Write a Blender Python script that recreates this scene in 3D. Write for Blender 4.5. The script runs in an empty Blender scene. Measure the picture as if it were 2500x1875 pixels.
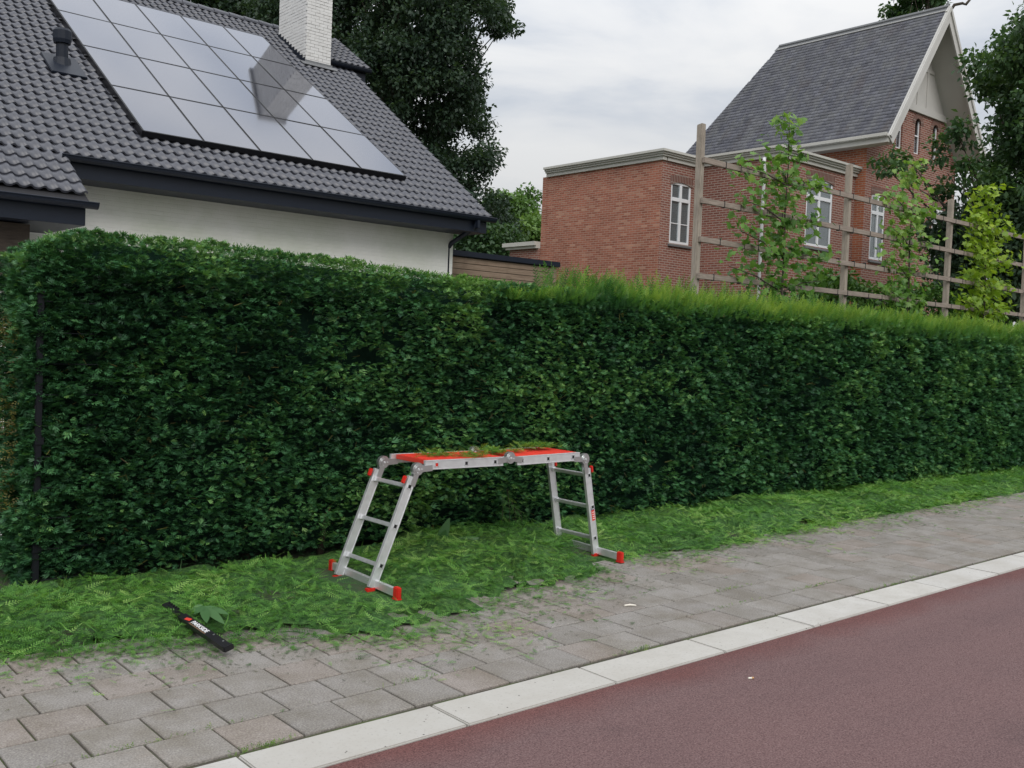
import bpy, math, random
import numpy as np
from mathutils import Vector, Matrix
random.seed(7)
RNG = np.random.default_rng(11)
R = math.radians
scene = bpy.context.scene
COL = scene.collection

# ------------------------------------------------------------------ camera
PITCH, ROLL, YAW, CAM_H, FPX = R(2.2), R(2.25), R(41.0), 1.75, 2400.0
_f = Vector((math.sin(YAW) * math.cos(PITCH), math.cos(YAW) * math.cos(PITCH), -math.sin(PITCH)))
_r0 = Vector((math.cos(YAW), -math.sin(YAW), 0))
_u0 = _r0.cross(_f)
_r = _r0 * math.cos(ROLL) + _u0 * math.sin(ROLL)
_u = -_r0 * math.sin(ROLL) + _u0 * math.cos(ROLL)
cam = bpy.data.cameras.new('camera')
cam.sensor_width = 36.0
cam.lens = 36.0 * FPX / 2500.0
cam.clip_end = 3000
camo = bpy.data.objects.new('camera', cam)
COL.objects.link(camo)
camo.matrix_world = Matrix(((_r.x, _u.x, -_f.x, 0), (_r.y, _u.y, -_f.y, 0), (_r.z, _u.z, -_f.z, CAM_H), (0, 0, 0, 1)))
scene.camera = camo

def at(px, py, dist):
    """world point seen at photo pixel (2500 x 1875) at a horizontal distance"""
    d = _r * ((px - 1250) / FPX) - _u * ((py - 937.5) / FPX) + _f
    s = dist / math.hypot(d.x, d.y)
    return Vector((0, 0, CAM_H)) + d * s

# ------------------------------------------------------------------ world: overcast sky
SUN_EL, SUN_AZ = R(42), R(208)
w = bpy.data.worlds.new('World'); scene.world = w; w.use_nodes = True
nt = w.node_tree; nt.nodes.clear()
def wn(t, **k):
    n = nt.nodes.new(t)
    for a, b in k.items(): setattr(n, a, b)
    return n
out = wn('ShaderNodeOutputWorld'); bg = wn('ShaderNodeBackground'); bg2 = wn('ShaderNodeBackground'); mixs = wn('ShaderNodeMixShader')
sky = wn('ShaderNodeTexSky', sky_type='NISHITA', sun_disc=False)
sky.sun_elevation = SUN_EL; sky.sun_rotation = SUN_AZ; sky.air_density = 1.2; sky.dust_density = 3.0
tc = wn('ShaderNodeTexCoord'); mp = wn('ShaderNodeMapping'); mp.inputs['Scale'].default_value = (1.0, 1.0, 3.4); mp.inputs['Rotation'].default_value = (0.12, 0.1, 0.5)
n1 = wn('ShaderNodeTexNoise'); n1.inputs['Scale'].default_value = 3.4; n1.inputs['Detail'].default_value = 7; n1.inputs['Roughness'].default_value = 0.52; n1.inputs['Distortion'].default_value = 0.35
n2 = wn('ShaderNodeTexNoise'); n2.inputs['Scale'].default_value = 1.1; n2.inputs['Detail'].default_value = 3
add = wn('ShaderNodeMath', operation='MULTIPLY_ADD'); add.inputs[1].default_value = 0.55
rp = wn('ShaderNodeValToRGB')
e = rp.color_ramp.elements
e[0].position = 0.60; e[0].color = (0.58, 0.63, 0.72, 1)
e[1].position = 0.92; e[1].color = (1.0, 1.0, 1.0, 1)
for p_, c_ in ((0.70, (0.74, 0.78, 0.845, 1)), (0.80, (0.90, 0.915, 0.94, 1))):
    q = e.new(p_); q.color = c_
L = nt.links.new
L(tc.outputs['Generated'], mp.inputs['Vector']); L(mp.outputs['Vector'], n1.inputs['Vector']); L(mp.outputs['Vector'], n2.inputs['Vector'])
L(n2.outputs['Fac'], add.inputs[0]); L(n1.outputs['Fac'], add.inputs[2]); L(add.outputs[0], rp.inputs['Fac'])
# standard overcast luminance: brightens smoothly from the horizon to the zenith, (1 + 2 sin h) / 3
sepz = wn('ShaderNodeSeparateXYZ'); L(tc.outputs['Generated'], sepz.inputs[0])
cl0 = wn('ShaderNodeMath', operation='MAXIMUM'); cl0.inputs[1].default_value = 0.0; L(sepz.outputs[2], cl0.inputs[0])
lum = wn('ShaderNodeMath', operation='MULTIPLY_ADD'); lum.inputs[1].default_value = 1.45; lum.inputs[2].default_value = 0.54; L(cl0.outputs[0], lum.inputs[0])
L(rp.outputs['Color'], bg2.inputs['Color']); L(lum.outputs[0], bg2.inputs['Strength'])
L(sky.outputs['Color'], bg.inputs['Color']); bg.inputs['Strength'].default_value = 0.10
mixs.inputs['Fac'].default_value = 0.90
L(bg.outputs[0], mixs.inputs[1]); L(bg2.outputs[0], mixs.inputs[2]); L(mixs.outputs[0], out.inputs['Surface'])

sun = bpy.data.lights.new('sun', 'SUN'); sun.energy = 1.5; sun.angle = R(30); sun.color = (1.0, 0.97, 0.93)
suno = bpy.data.objects.new('sun', sun); COL.objects.link(suno)
# direction towards the sun: behind the camera's left shoulder, high
sd = Vector((math.cos(SUN_EL) * math.sin(SUN_AZ), math.cos(SUN_EL) * math.cos(SUN_AZ), math.sin(SUN_EL)))
suno.rotation_euler = sd.to_track_quat('Z', 'Y').to_euler()

vs = scene.view_settings
scene.display_settings.display_device = 'sRGB'
vs.view_transform = 'Standard'; vs.look = 'None'; vs.gamma = 1.0; vs.use_curve_mapping = False; vs.exposure = 0.0
scene.render.engine = 'CYCLES'
scene.cycles.max_bounces = 6; scene.cycles.diffuse_bounces = 3; scene.cycles.glossy_bounces = 3; scene.cycles.transparent_max_bounces = 6

# ------------------------------------------------------------------ helpers
def tag(o, label=None, cat=None, group=None, kind=None):
    if label: o['label'] = label
    if cat: o['category'] = cat
    if group: o['group'] = group
    if kind: o['kind'] = kind
    return o
def empty(name, loc=(0, 0, 0), label=None, cat=None, group=None):
    o = bpy.data.objects.new(name, None); o.empty_display_size = 0.2; COL.objects.link(o); o.location = loc
    return tag(o, label, cat, group)
def link(name, me, parent=None, loc=None):
    o = bpy.data.objects.new(name, me); COL.objects.link(o)
    if parent is not None:
        o.parent = parent
        # parents are unrotated: keep world coordinates
        off = Vector((0, 0, 0)); p = parent
        while p is not None: off += p.location; p = p.parent
        o.location = (Vector(loc) if loc is not None else Vector((0, 0, 0))) - off
    elif loc is not None: o.location = loc
    return o

class MB:
    def __init__(s): s.v = []; s.f = []; s.m = []; s.cm = 0
    def quad(s, a, b, c, d):
        n = len(s.v); s.v += [tuple(a), tuple(b), tuple(c), tuple(d)]; s.f.append((n, n+1, n+2, n+3)); s.m.append(s.cm); return s
    def poly(s, pts):
        n = len(s.v); s.v += [tuple(p) for p in pts]; s.f.append(tuple(range(n, n+len(pts)))); s.m.append(s.cm); return s
    def hull8(s, p):
        n = len(s.v); s.v += [tuple(q) for q in p]
        for f in ((0, 3, 2, 1), (4, 5, 6, 7), (0, 1, 5, 4), (1, 2, 6, 5), (2, 3, 7, 6), (3, 0, 4, 7)):
            s.f.append(tuple(n+i for i in f)); s.m.append(s.cm)
        return s
    def box(s, x0, x1, y0, y1, z0, z1):
        return s.hull8([(x0, y0, z0), (x1, y0, z0), (x1, y1, z0), (x0, y1, z0), (x0, y0, z1), (x1, y0, z1), (x1, y1, z1), (x0, y1, z1)])
    def bar(s, a, b, w, h, up=(0, 0, 1)):
        a = Vector(a); b = Vector(b); d = (b-a).normalized(); up = Vector(up); sx = d.cross(up)
        if sx.length < 1e-4: sx = d.cross(Vector((1, 0, 0)))
        sx.normalize(); u = sx.cross(d).normalized(); sx = sx * w / 2; u = u * h / 2
        return s.hull8([a-sx-u, a+sx-u, a+sx+u, a-sx+u, b-sx-u, b+sx-u, b+sx+u, b-sx+u])
    def tube(s, pts, rad, n=8, caps=True):
        pts = [Vector(p) for p in pts]
        if not hasattr(rad, '__len__'): rad = [rad]*len(pts)
        base = len(s.v); ref = None
        for i, p in enumerate(pts):
            t = (pts[min(i+1, len(pts)-1)] - pts[max(i-1, 0)]).normalized()
            if ref is None: ref = t.orthogonal().normalized()
            x = (ref - t*ref.dot(t)); x = x.normalized() if x.length > 1e-6 else t.orthogonal().normalized(); ref = x; y = t.cross(x)
            for k in range(n):
                a = 2*math.pi*k/n; s.v.append(tuple(p + (x*math.cos(a)+y*math.sin(a))*rad[i]))
        for i in range(len(pts)-1):
            for k in range(n):
                a = base+i*n+k; b = base+i*n+(k+1) % n; s.f.append((a, b, b+n, a+n)); s.m.append(s.cm)
        if caps:
            s.f.append(tuple(base+k for k in range(n))[::-1]); s.m.append(s.cm)
            s.f.append(tuple(base+(len(pts)-1)*n+k for k in range(n))); s.m.append(s.cm)
        return s
    def prism(s, pts2, f3, d):
        """extrude closed outline: f3(p2)->3d point, offset vector d"""
        d = Vector(d); n = len(s.v); k = len(pts2); P = [Vector(f3(*p)) for p in pts2]
        s.v += [tuple(p) for p in P] + [tuple(p+d) for p in P]
        s.f.append(tuple(n+i for i in range(k))[::-1]); s.m.append(s.cm); s.f.append(tuple(n+k+i for i in range(k))); s.m.append(s.cm)
        for i in range(k):
            j = (i+1) % k; s.f.append((n+i, n+j, n+k+j, n+k+i)); s.m.append(s.cm)
        return s
    def mesh(s, name, mats, smooth=False, bevel=0, fixn=True):
        me = bpy.data.meshes.new(name); me.from_pydata(s.v, [], s.f)
        for m in (mats if isinstance(mats, (list, tuple)) else [mats]): me.materials.append(m)
        if any(s.m): me.polygons.foreach_set('material_index', s.m)
        if fixn or bevel:
            import bmesh
            bm = bmesh.new(); bm.from_mesh(me)
            if fixn: bmesh.ops.recalc_face_normals(bm, faces=bm.faces)
            if bevel:
                bmesh.ops.bevel(bm, geom=[e for e in bm.edges if len(e.link_faces) == 2 and e.calc_face_angle(0) > 0.6], offset=bevel, segments=2, affect='EDGES', clamp_overlap=True)
            bm.to_mesh(me); bm.free()
        if smooth: me.polygons.foreach_set('use_smooth', [True]*len(me.polygons))
        me.update(); return me
    def build(s, name, mats, parent=None, smooth=False, bevel=0, fixn=True, loc=None):
        if parent is not None and loc is None: loc = (0, 0, 0)
        return link(name, s.mesh(name, mats, smooth, bevel, fixn), parent, loc)

def np_mesh(name, V, F, mat, attrs=None, smooth=False):
    V = np.ascontiguousarray(V, dtype=np.float32); F = np.ascontiguousarray(F, dtype=np.int32)
    me = bpy.data.meshes.new(name); k = F.shape[1]
    me.vertices.add(len(V)); me.vertices.foreach_set('co', V.ravel())
    me.loops.add(F.size); me.loops.foreach_set('vertex_index', F.ravel())
    me.polygons.add(len(F)); me.polygons.foreach_set('loop_start', np.arange(0, F.size, k, dtype=np.int32))
    if smooth: me.polygons.foreach_set('use_smooth', np.ones(len(F), dtype=bool))
    for nm, arr in (attrs or {}).items():
        a = me.attributes.new(nm, 'FLOAT', 'POINT'); a.data.foreach_set('value', np.ascontiguousarray(arr, dtype=np.float32))
    me.materials.append(mat); me.update(calc_edges=True); me.validate(); return me

def scatter(T, F, P, M, S, tint, jit=0.0):
    """T (k,3) template, F faces, P (n,3), M (n,3,3) rotation columns=axes, S (n,) scale"""
    n, k = len(P), len(T)
    V = np.einsum('nij,kj->nki', M, T) * np.asarray(S)[:, None, None] + P[:, None, :]
    FF = F[None] + (np.arange(n) * k)[:, None, None]
    tt = np.repeat(np.asarray(tint)[:, None], k, 1)
    if jit: tt = tt + RNG.normal(0, jit, tt.shape)
    return V.reshape(-1, 3), FF.reshape(-1, F.shape[1]), tt.ravel()
def unit(a): return a / np.maximum(np.linalg.norm(a, axis=-1, keepdims=True), 1e-9)
def frames(fwd, up):
    y = unit(fwd); x = unit(np.cross(y, up)); z = np.cross(x, y)
    return np.stack([x, y, z], axis=2)
def _hash(i, j, k, s):
    h = (i.astype(np.int64)*374761393 + j.astype(np.int64)*668265263 + k.astype(np.int64)*2147483647 + s*974634777) & 0xffffffff
    h = ((h ^ (h >> 13)) * 1274126177) & 0xffffffff
    return ((h ^ (h >> 16)) & 0xffff) / 65535.0
def vnoise(P, sc, seed=0):
    Q = np.asarray(P, dtype=float) * sc; I = np.floor(Q).astype(np.int64); f = Q - I; f = f*f*(3-2*f); o = 0
    for a in (0, 1):
        for b in (0, 1):
            for c in (0, 1):
                wt = (f[:, 0] if a else 1-f[:, 0])*(f[:, 1] if b else 1-f[:, 1])*(f[:, 2] if c else 1-f[:, 2])
                o = o + wt*_hash(I[:, 0]+a, I[:, 1]+b, I[:, 2]+c, seed)
    return o

# ------------------------------------------------------------------ materials
class NT:
    def __init__(s, name):
        s.m = bpy.data.materials.new(name); s.m.use_nodes = True; s.t = s.m.node_tree; s.b = s.t.nodes['Principled BSDF']; s.o = s.t.nodes['Material Output']
    def n(s, t, ins=None, **k):
        q = s.t.nodes.new(t)
        for a, b in k.items(): setattr(q, a, b)
        for a, b in (ins or {}).items():
            if hasattr(b, 'is_linked') or hasattr(b, 'links'): s.t.links.new(b, q.inputs[a])
            else: q.inputs[a].default_value = b
        return q
    def l(s, a, b): s.t.links.new(a, b)
    def pos(s): return s.n('ShaderNodeNewGeometry').outputs['Position']
    def noise(s, scale, detail=3, rough=.5, vec=None, dist=0):
        q = s.n('ShaderNodeTexNoise', {'Scale': scale, 'Detail': detail, 'Roughness': rough, 'Distortion': dist})
        s.l(vec if vec is not None else s.pos(), q.inputs['Vector']); return q.outputs['Fac']
    def ramp(s, fac, stops, interp='LINEAR'):
        q = s.n('ShaderNodeValToRGB'); q.color_ramp.interpolation = interp; e = q.color_ramp.elements
        while len(e) < len(stops): e.new(0.5)
        for x, (p, c) in zip(e, stops):
            x.position = p; x.color = (c[0], c[1], c[2], 1) if hasattr(c, '__len__') else (c, c, c, 1)
        s.l(fac, q.inputs['Fac']); return q.outputs['Color']
    def mix(s, fac, a, b, mode='MIX'):
        q = s.n('ShaderNodeMix', data_type='RGBA', blend_type=mode)
        for sock, v in ((q.inputs[0], fac), (q.inputs[6], a), (q.inputs[7], b)):
            if hasattr(v, 'links'): s.l(v, sock)
            elif hasattr(v, '__len__'): sock.default_value = (*v[:3], 1)
            else: sock.default_value = v
        return q.outputs[2]
    def math(s, op, a, b=0.0, c=None):
        q = s.n('ShaderNodeMath', operation=op)
        for i, v in enumerate((a, b) if c is None else (a, b, c)):
            if hasattr(v, 'links'): s.l(v, q.inputs[i])
            else: q.inputs[i].default_value = v
        return q.outputs[0]
    def bump(s, h, strength=.3, dist=.01, normal=None):
        q = s.n('ShaderNodeBump', {'Strength': strength, 'Distance': dist}); s.l(h, q.inputs['Height'])
        if normal is not None: s.l(normal, q.inputs['Normal'])
        return q.outputs['Normal']
    def set(s, col=None, rough=None, metal=None, normal=None, spec=None):
        for k, v in (('Base Color', col), ('Roughness', rough), ('Metallic', metal), ('Normal', normal), ('Specular IOR Level', spec)):
            if v is None: continue
            if hasattr(v, 'links'): s.l(v, s.b.inputs[k])
            elif hasattr(v, '__len__'): s.b.inputs[k].default_value = (*v[:3], 1)
            else: s.b.inputs[k].default_value = v
        return s.m
    def wall_uv(s):
        g = s.n('ShaderNodeNewGeometry'); p = s.n('ShaderNodeSeparateXYZ'); nn = s.n('ShaderNodeSeparateXYZ')
        s.l(g.outputs['Position'], p.inputs[0]); s.l(g.outputs['True Normal'], nn.inputs[0])
        ax = s.math('ABSOLUTE', nn.outputs[0]); ay = s.math('ABSOLUTE', nn.outputs[1])
        isx = s.math('GREATER_THAN', ax, ay)
        u = s.math('ADD', s.math('MULTIPLY', p.outputs[1], isx), s.math('MULTIPLY', p.outputs[0], s.math('SUBTRACT', 1.0, isx)))
        cv = s.n('ShaderNodeCombineXYZ'); s.l(u, cv.inputs[0]); s.l(p.outputs[2], cv.inputs[1]); return cv.outputs[0]

def simple(name, col, rough=.6, metal=0.0, var=.12, scale=6.0, bump=0.0, bscale=40.0, spec=None):
    n = NT(name); c = n.mix(n.noise(scale, 4), tuple(x*(1-var) for x in col), tuple(min(1, x*(1+var)) for x in col))
    nm = n.bump(n.noise(bscale, 4), bump, .004) if bump else None
    return n.set(c, rough, metal, nm, spec)

def foliage(name, dark, mid, light, rough=.5, trans=.25, clump=None):
    n = NT(name); a = n.n('ShaderNodeAttribute', attribute_name='tint')
    c = n.ramp(a.outputs['Fac'], [(0.0, dark), (0.5, mid), (1.0, light)])
    nz = n.noise(9.0, 2); c = n.mix(n.math('MULTIPLY', nz, .5), c, n.mix(1.0, c, (.7, .8, .6), 'MULTIPLY'))
    n.set(c, rough, spec=.35)
    if trans:
        tr = n.n('ShaderNodeBsdfTranslucent'); n.l(n.mix(1.0, c, (1.25, 1.25, .6), 'MULTIPLY'), tr.inputs['Color'])
        mx = n.n('ShaderNodeMixShader', {'Fac': trans}); n.l(n.b.outputs[0], mx.inputs[1]); n.l(tr.outputs[0], mx.inputs[2]); n.l(mx.outputs[0], n.o.inputs['Surface'])
    return n.m

def mat_road():
    n = NT('red_asphalt'); g = n.noise(120, 4, .8); g2 = n.noise(60, 4, .7); big = n.noise(.7, 5, .65)
    c = n.ramp(g, [(.34, (.038, .018, .018)), (.47, (.120, .066, .066)), (.56, (.158, .092, .090)), (.68, (.29, .20, .19))])
    c = n.mix(n.ramp(g2, [(.35, 0), (.75, .55)]), c, (.18, .115, .110))
    c = n.mix(n.ramp(big, [(.35, 0), (.7, .45)]), c, n.mix(1.0, c, (.80, .83, .86), 'MULTIPLY'))
    mpr = n.n('ShaderNodeMapping', {'Scale': (.12, 1.5, 1)}); n.l(n.pos(), mpr.inputs['Vector']); c = n.mix(n.ramp(n.noise(1.0, 4, .6, mpr.outputs[0]), [(.42, 0), (.64, .5)]), c, n.mix(1.0, c, (.78, .80, .83), 'MULTIPLY'))
    c = n.mix(n.ramp(n.noise(1.7, 5, .7), [(.60, 0), (.70, .35)]), c, n.mix(1.0, c, (.66, .66, .68), 'MULTIPLY'))
    # cleaner, redder band beside the kerb; the running lane is polished greyer
    sp = n.n('ShaderNodeSeparateXYZ'); n.l(n.pos(), sp.inputs[0])
    wob = n.math('ADD', sp.outputs[1], n.math('MULTIPLY', n.noise(2.2, 4), .34))
    band = n.ramp(n.math('MULTIPLY_ADD', wob, 1/.6, -3.0/.6), [(.60, 0), (1.0, 1)])
    c = n.mix(band, c, n.mix(1.0, c, (.92, .64, .60), 'MULTIPLY'))
    v = n.n('ShaderNodeTexVoronoi', {'Scale': 120.0}); n.l(n.pos(), v.inputs['Vector'])
    return n.set(c, .86, 0, n.bump(v.outputs['Distance'], .55, .006), .35)
def mat_paver(name, single=True):
    n = NT(name)
    rnd = n.n('ShaderNodeObjectInfo').outputs['Random'] if single else n.n('ShaderNodeAttribute', attribute_name='tint').outputs['Fac']
    base = n.ramp(rnd, [(0, (.205, .192, .178)), (.3, (.245, .230, .214)), (.55, (.275, .258, .240)), (.72, (.225, .210, .200)), (.86, (.262, .222, .198)), (1.0, (.27, .225, .198))])
    g = n.noise(110, 4, .75); base = n.mix(.5, base, n.ramp(g, [(.32, (.07, .065, .06)), (.5, (.25, .235, .22)), (.68, (.46, .435, .40))]))
    bl = n.noise(3.4, 5, .62); st = n.noise(.9, 5, .7); base = n.mix(n.ramp(st, [(.55, 0), (.72, .6)]), base, n.mix(1.0, base, (.72, .62, .50), 'MULTIPLY'))
    base = n.mix(n.ramp(bl, [(.36, 0), (.66, .8)]), base, n.mix(1.0, base, (.66, .63, .56), 'MULTIPLY'))
    sp = n.n('ShaderNodeTexVoronoi', {'Scale': 26.0, 'Randomness': 1.0}); n.l(n.pos(), sp.inputs['Vector'])
    base = n.mix(n.math('MULTIPLY', n.ramp(sp.outputs['Distance'], [(.06, 1), (.16, 0)]), n.ramp(n.noise(2.0, 2), [(.5, 0), (.62, .6)])), base, (.42, .41, .36))
    return n.set(base, .9, 0, n.bump(n.noise(200, 3, .7), .5, .004), .3)
def mat_kerb():
    n = NT('kerb_concrete'); rnd = n.n('ShaderNodeObjectInfo').outputs['Random']
    c = n.ramp(rnd, [(0, (.41, .398, .37)), (.5, (.49, .476, .445)), (1, (.45, .44, .42))])
    c = n.mix(n.ramp(n.noise(2.2, 6, .68), [(.40, 0), (.68, .75)]), c, (.37, .35, .315))
    c = n.mix(n.ramp(n.noise(55, 3, .7), [(.56, 0), (.70, .6)]), c, (.30, .285, .26))
    v = n.n('ShaderNodeTexVoronoi', {'Scale': 17.0}); n.l(n.pos(), v.inputs['Vector'])
    c = n.mix(n.math('MULTIPLY', n.ramp(v.outputs['Distance'], [(.05, 1), (.10, 0)]), n.ramp(n.noise(1.6, 2), [(.48, 0), (.6, 1)])), c, (.05, .045, .04))
    return n.set(c, .85, 0, n.bump(n.noise(120, 3), .25, .003), .3)
def mat_brick(name, cols, mortar, bw, bh, ms=.010, bump=.5, light=.0):
    n = NT(name); uv = n.wall_uv()
    b = n.n('ShaderNodeTexBrick', {'Scale': 1.0, 'Mortar Size': ms, 'Mortar Smooth': .2, 'Brick Width': bw, 'Row Height': bh, 'Color1': (0, 0, 0, 1), 'Color2': (1, 1, 1, 1), 'Mortar': (.5, .5, .5, 1), 'Bias': 0.0})
    n.l(uv, b.inputs['Vector'])
    c = n.ramp(b.outputs['Color'], [(i/(len(cols)-1), x) for i, x in enumerate(cols)])
    c = n.mix(n.math('MULTIPLY', n.noise(26, 4, .6), .55), c, n.mix(1.0, c, (.62, .60, .60), 'MULTIPLY'))
    c = n.mix(n.ramp(n.noise(1.1, 5, .65), [(.38, 0), (.70, .8)]), c, n.mix(1.0, c, (.66, .66, .68), 'MULTIPLY'))
    c = n.mix(b.outputs['Fac'], c, mortar)
    h = n.math('SUBTRACT', n.math('MULTIPLY', n.noise(60, 3), .25), b.outputs['Fac'])
    return n.set(c, .88, 0, n.bump(h, bump, .008), .25)

M = {}
M['road'] = mat_road(); M['paver'] = mat_paver('paver_concrete'); M['paver_far'] = mat_paver('paver_concrete_far', False); M['kerb'] = mat_kerb()
def _joint():
    n = NT('joint_sand'); c = n.mix(n.ramp(n.noise(6, 4), [(.42, 0), (.62, 1)]), (.055, .047, .036), (.062, .080, .026)); return n.set(c, .95, 0, n.bump(n.noise(90, 3), .6, .006))
M['joint'] = _joint()
def _soil():
    n = NT('verge_soil'); c = n.mix(n.ramp(n.noise(9, 5), [(.4, 0), (.62, 1)]), (.040, .050, .022), (.022, .065, .016)); return n.set(c, .95, 0, n.bump(n.noise(50, 4), .7, .02))
M['soil'] = _soil()
def _lawn():
    n = NT('garden_ground'); c = n.mix(n.noise(1.5, 6), (.035, .065, .018), (.075, .09, .035)); return n.set(c, .95, 0, n.bump(n.noise(30, 4), .6, .03))
M['lawn'] = _lawn()
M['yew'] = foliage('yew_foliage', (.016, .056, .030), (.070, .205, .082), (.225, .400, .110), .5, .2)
M['yew_in'] = simple('hedge_core_fill', (.007, .018, .012), .95, var=.6, scale=30, bump=1.0, bscale=25, spec=.0)
M['shoot'] = foliage('yew_new_growth', (.022, .095, .024), (.100, .245, .040), (.290, .410, .065), .5, .35)
M['clip'] = foliage('clipped_sprigs', (.036, .125, .026), (.145, .345, .062), (.380, .560, .165), .5, .3)
M['twig'] = simple('twig_bark', (.045, .032, .022), .9, var=.3, scale=40, bump=.3)
M['bark'] = simple('tree_bark', (.060, .048, .036), .9, var=.35, scale=8, bump=.6, bscale=18)
M['oak'] = foliage('dark_tree_leaves', (.018, .036, .027), (.046, .082, .052), (.095, .150, .075), .5, .3)
M['chest'] = foliage('broad_tree_leaves', (.020, .048, .024), (.052, .110, .045), (.120, .200, .065), .5, .3)
M['far'] = foliage('far_tree_leaves', (.045, .090, .028), (.105, .205, .050), (.19, .31, .075), .55, .25)
M['young'] = foliage('young_tree_leaves', (.034, .105, .024), (.120, .250, .048), (.290, .430, .110), .45, .35)
M['lime'] = foliage('lime_yellow_leaves', (.10, .20, .016), (.22, .35, .03), (.38, .48, .06), .45, .35)
M['shrub'] = foliage('garden_shrub_leaves', (.018, .060, .013), (.050, .125, .024), (.11, .20, .04), .45, .25)
M['tile'] = None
def _tile():
    n = NT('anthracite_roof_tile'); rnd = n.n('ShaderNodeObjectInfo').outputs['Random']; a = n.n('ShaderNodeAttribute', attribute_name='tint').outputs['Fac']
    c = n.mix(n.noise(4, 4), (.050, .053, .066), (.078, .082, .101)); c = n.mix(n.ramp(n.noise(22, 4), [(.5, 0), (.8, .5)]), c, (.090, .094, .108))
    return n.set(c, .40, 0, n.bump(n.noise(120, 2), .08, .002), .55)
M['tile'] = _tile()
M['deck'] = simple('roof_underlay', (.015, .015, .018), .9)
M['dark'] = simple('dark_blue_grey_trim', (.008, .012, .022), .45, var=.15, bump=.05, spec=.3)
M['panel'] = None
def _panel():
    n = NT('solar_glass'); c = n.mix(n.noise(1.3, 3), (.018, .019, .028), (.026, .027, .038))
    n.b.inputs['IOR'].default_value = 1.9; n.b.inputs['Coat Weight'].default_value = .5; n.b.inputs['Coat IOR'].default_value = 1.55; n.b.inputs['Coat Tint'].default_value = (.90, .92, 1, 1); n.b.inputs['Specular Tint'].default_value = (.86, .90, 1, 1); n.b.inputs['Coat Roughness'].default_value = .05
    return n.set(c, n.ramp(n.noise(.7, 3), [(.3, .05), (.7, .085)]), 0, None, .6)
M['panel'] = _panel()
M['frame_black'] = simple('black_anodised_frame', (.012, .012, .014), .35, .3)
def _wwall():
    n = NT('white_painted_brick'); uv = n.wall_uv()
    b = n.n('ShaderNodeTexBrick', {'Scale': 1.0, 'Mortar Size': .008, 'Mortar Smooth': .5, 'Brick Width': .22, 'Row Height': .068}); n.l(uv, b.inputs['Vector'])
    c = n.mix(n.noise(3, 5), (.64, .64, .60), (.74, .74, .705)); c = n.mix(n.ramp(n.noise(.8, 5, .6), [(.40, 0), (.7, .7)]), c, (.50, .54, .43))
    h = n.math('SUBTRACT', n.math('MULTIPLY', n.noise(40, 3), .4), b.outputs['Fac'])
    return n.set(c, .8, 0, n.bump(h, .5, .008), .3)
M['white_wall'] = _wwall()
def _chbrick():
    n = NT('white_chimney_brick'); c = n.mix(n.noise(5, 5), (.58, .575, .565), (.74, .735, .72)); c = n.mix(n.ramp(n.noise(14, 4), [(.55, 0), (.75, .5)]), c, (.45, .43, .40)); return n.set(c, .85, 0, n.bump(n.noise(50, 4), .5, .006), .25)
M['chimney'] = _chbrick()
M['chjoint'] = simple('chimney_joint', (.33, .32, .30), .9)
M['brick_red'] = mat_brick('red_brick', [(.32, .112, .072), (.42, .155, .100), (.48, .185, .122), (.36, .124, .082), (.57, .30, .205)], (.39, .265, .205), .21, .062, .009)
M['brick_brown'] = mat_brick('brown_red_brick', [(.215, .078, .058), (.28, .102, .075), (.33, .122, .088), (.24, .086, .064), (.35, .145, .105)], (.33, .255, .215), .21, .064, .012)
M['brick_orange'] = mat_brick('orange_brick', [(.36, .105, .05), (.44, .135, .064), (.50, .165, .08), (.39, .115, .056)], (.36, .26, .2), .21, .064, .011)
M['soldier'] = mat_brick('soldier_brick', [(.14, .055, .042), (.19, .075, .055), (.16, .06, .046)], (.26, .21, .18), .066, .21, .012)
M['cornice'] = simple('painted_cornice', (.50, .49, .45), .6, var=.1, scale=3)
M['white_paint'] = simple('white_window_paint', (.74, .75, .77), .45, var=.05)
M['gable_board'] = simple('gable_boarding', (.49, .48, .455), .65, var=.1, scale=2)
def _slate():
    n = NT('roof_slate'); a = n.n('ShaderNodeAttribute', attribute_name='tint').outputs['Fac']
    c = n.ramp(a, [(0, (.078, .080, .097)), (.5, (.118, .121, .147)), (1, (.168, .172, .203))])
    mp_ = n.n('ShaderNodeMapping', {'Scale': (1.6, 2.4, .5)}); n.l(n.pos(), mp_.inputs['Vector'])
    c = n.mix(n.ramp(n.noise(1.5, 5, .65, mp_.outputs[0]), [(.42, 0), (.7, .65)]), c, (.205, .208, .205))
    c = n.mix(n.ramp(n.noise(.9, 4, .6, mp_.outputs[0]), [(.55, 0), (.75, .5)]), c, (.095, .075, .072))
    return n.set(c, .5, 0, n.bump(n.noise(40, 4), .3, .005), .5)
M['slate'] = _slate()
M['lead'] = simple('lead_sheet', (.16, .165, .17), .5, .2, bump=.2)
def _glass():
    n = NT('window_glass'); fr = n.n('ShaderNodeLayerWeight', {'Blend': .25}); tp = n.n('ShaderNodeBsdfTransparent', {'Color': (.80, .83, .84, 1)}); gl = n.n('ShaderNodeBsdfGlossy', {'Roughness': .03}); n.l(n.bump(n.noise(1.5, 2), .06, .02), gl.inputs['Normal'])
    mx = n.n('ShaderNodeMixShader'); n.l(n.math('ADD', n.math('MULTIPLY', fr.outputs['Facing'], .30), .05), mx.inputs[0]); n.l(tp.outputs[0], mx.inputs[1]); n.l(gl.outputs[0], mx.inputs[2]); n.l(mx.outputs[0], n.o.inputs['Surface']); return n.m
M['glass'] = _glass()
M['blind'] = simple('grey_blind', (.30, .315, .32), .8)
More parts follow.
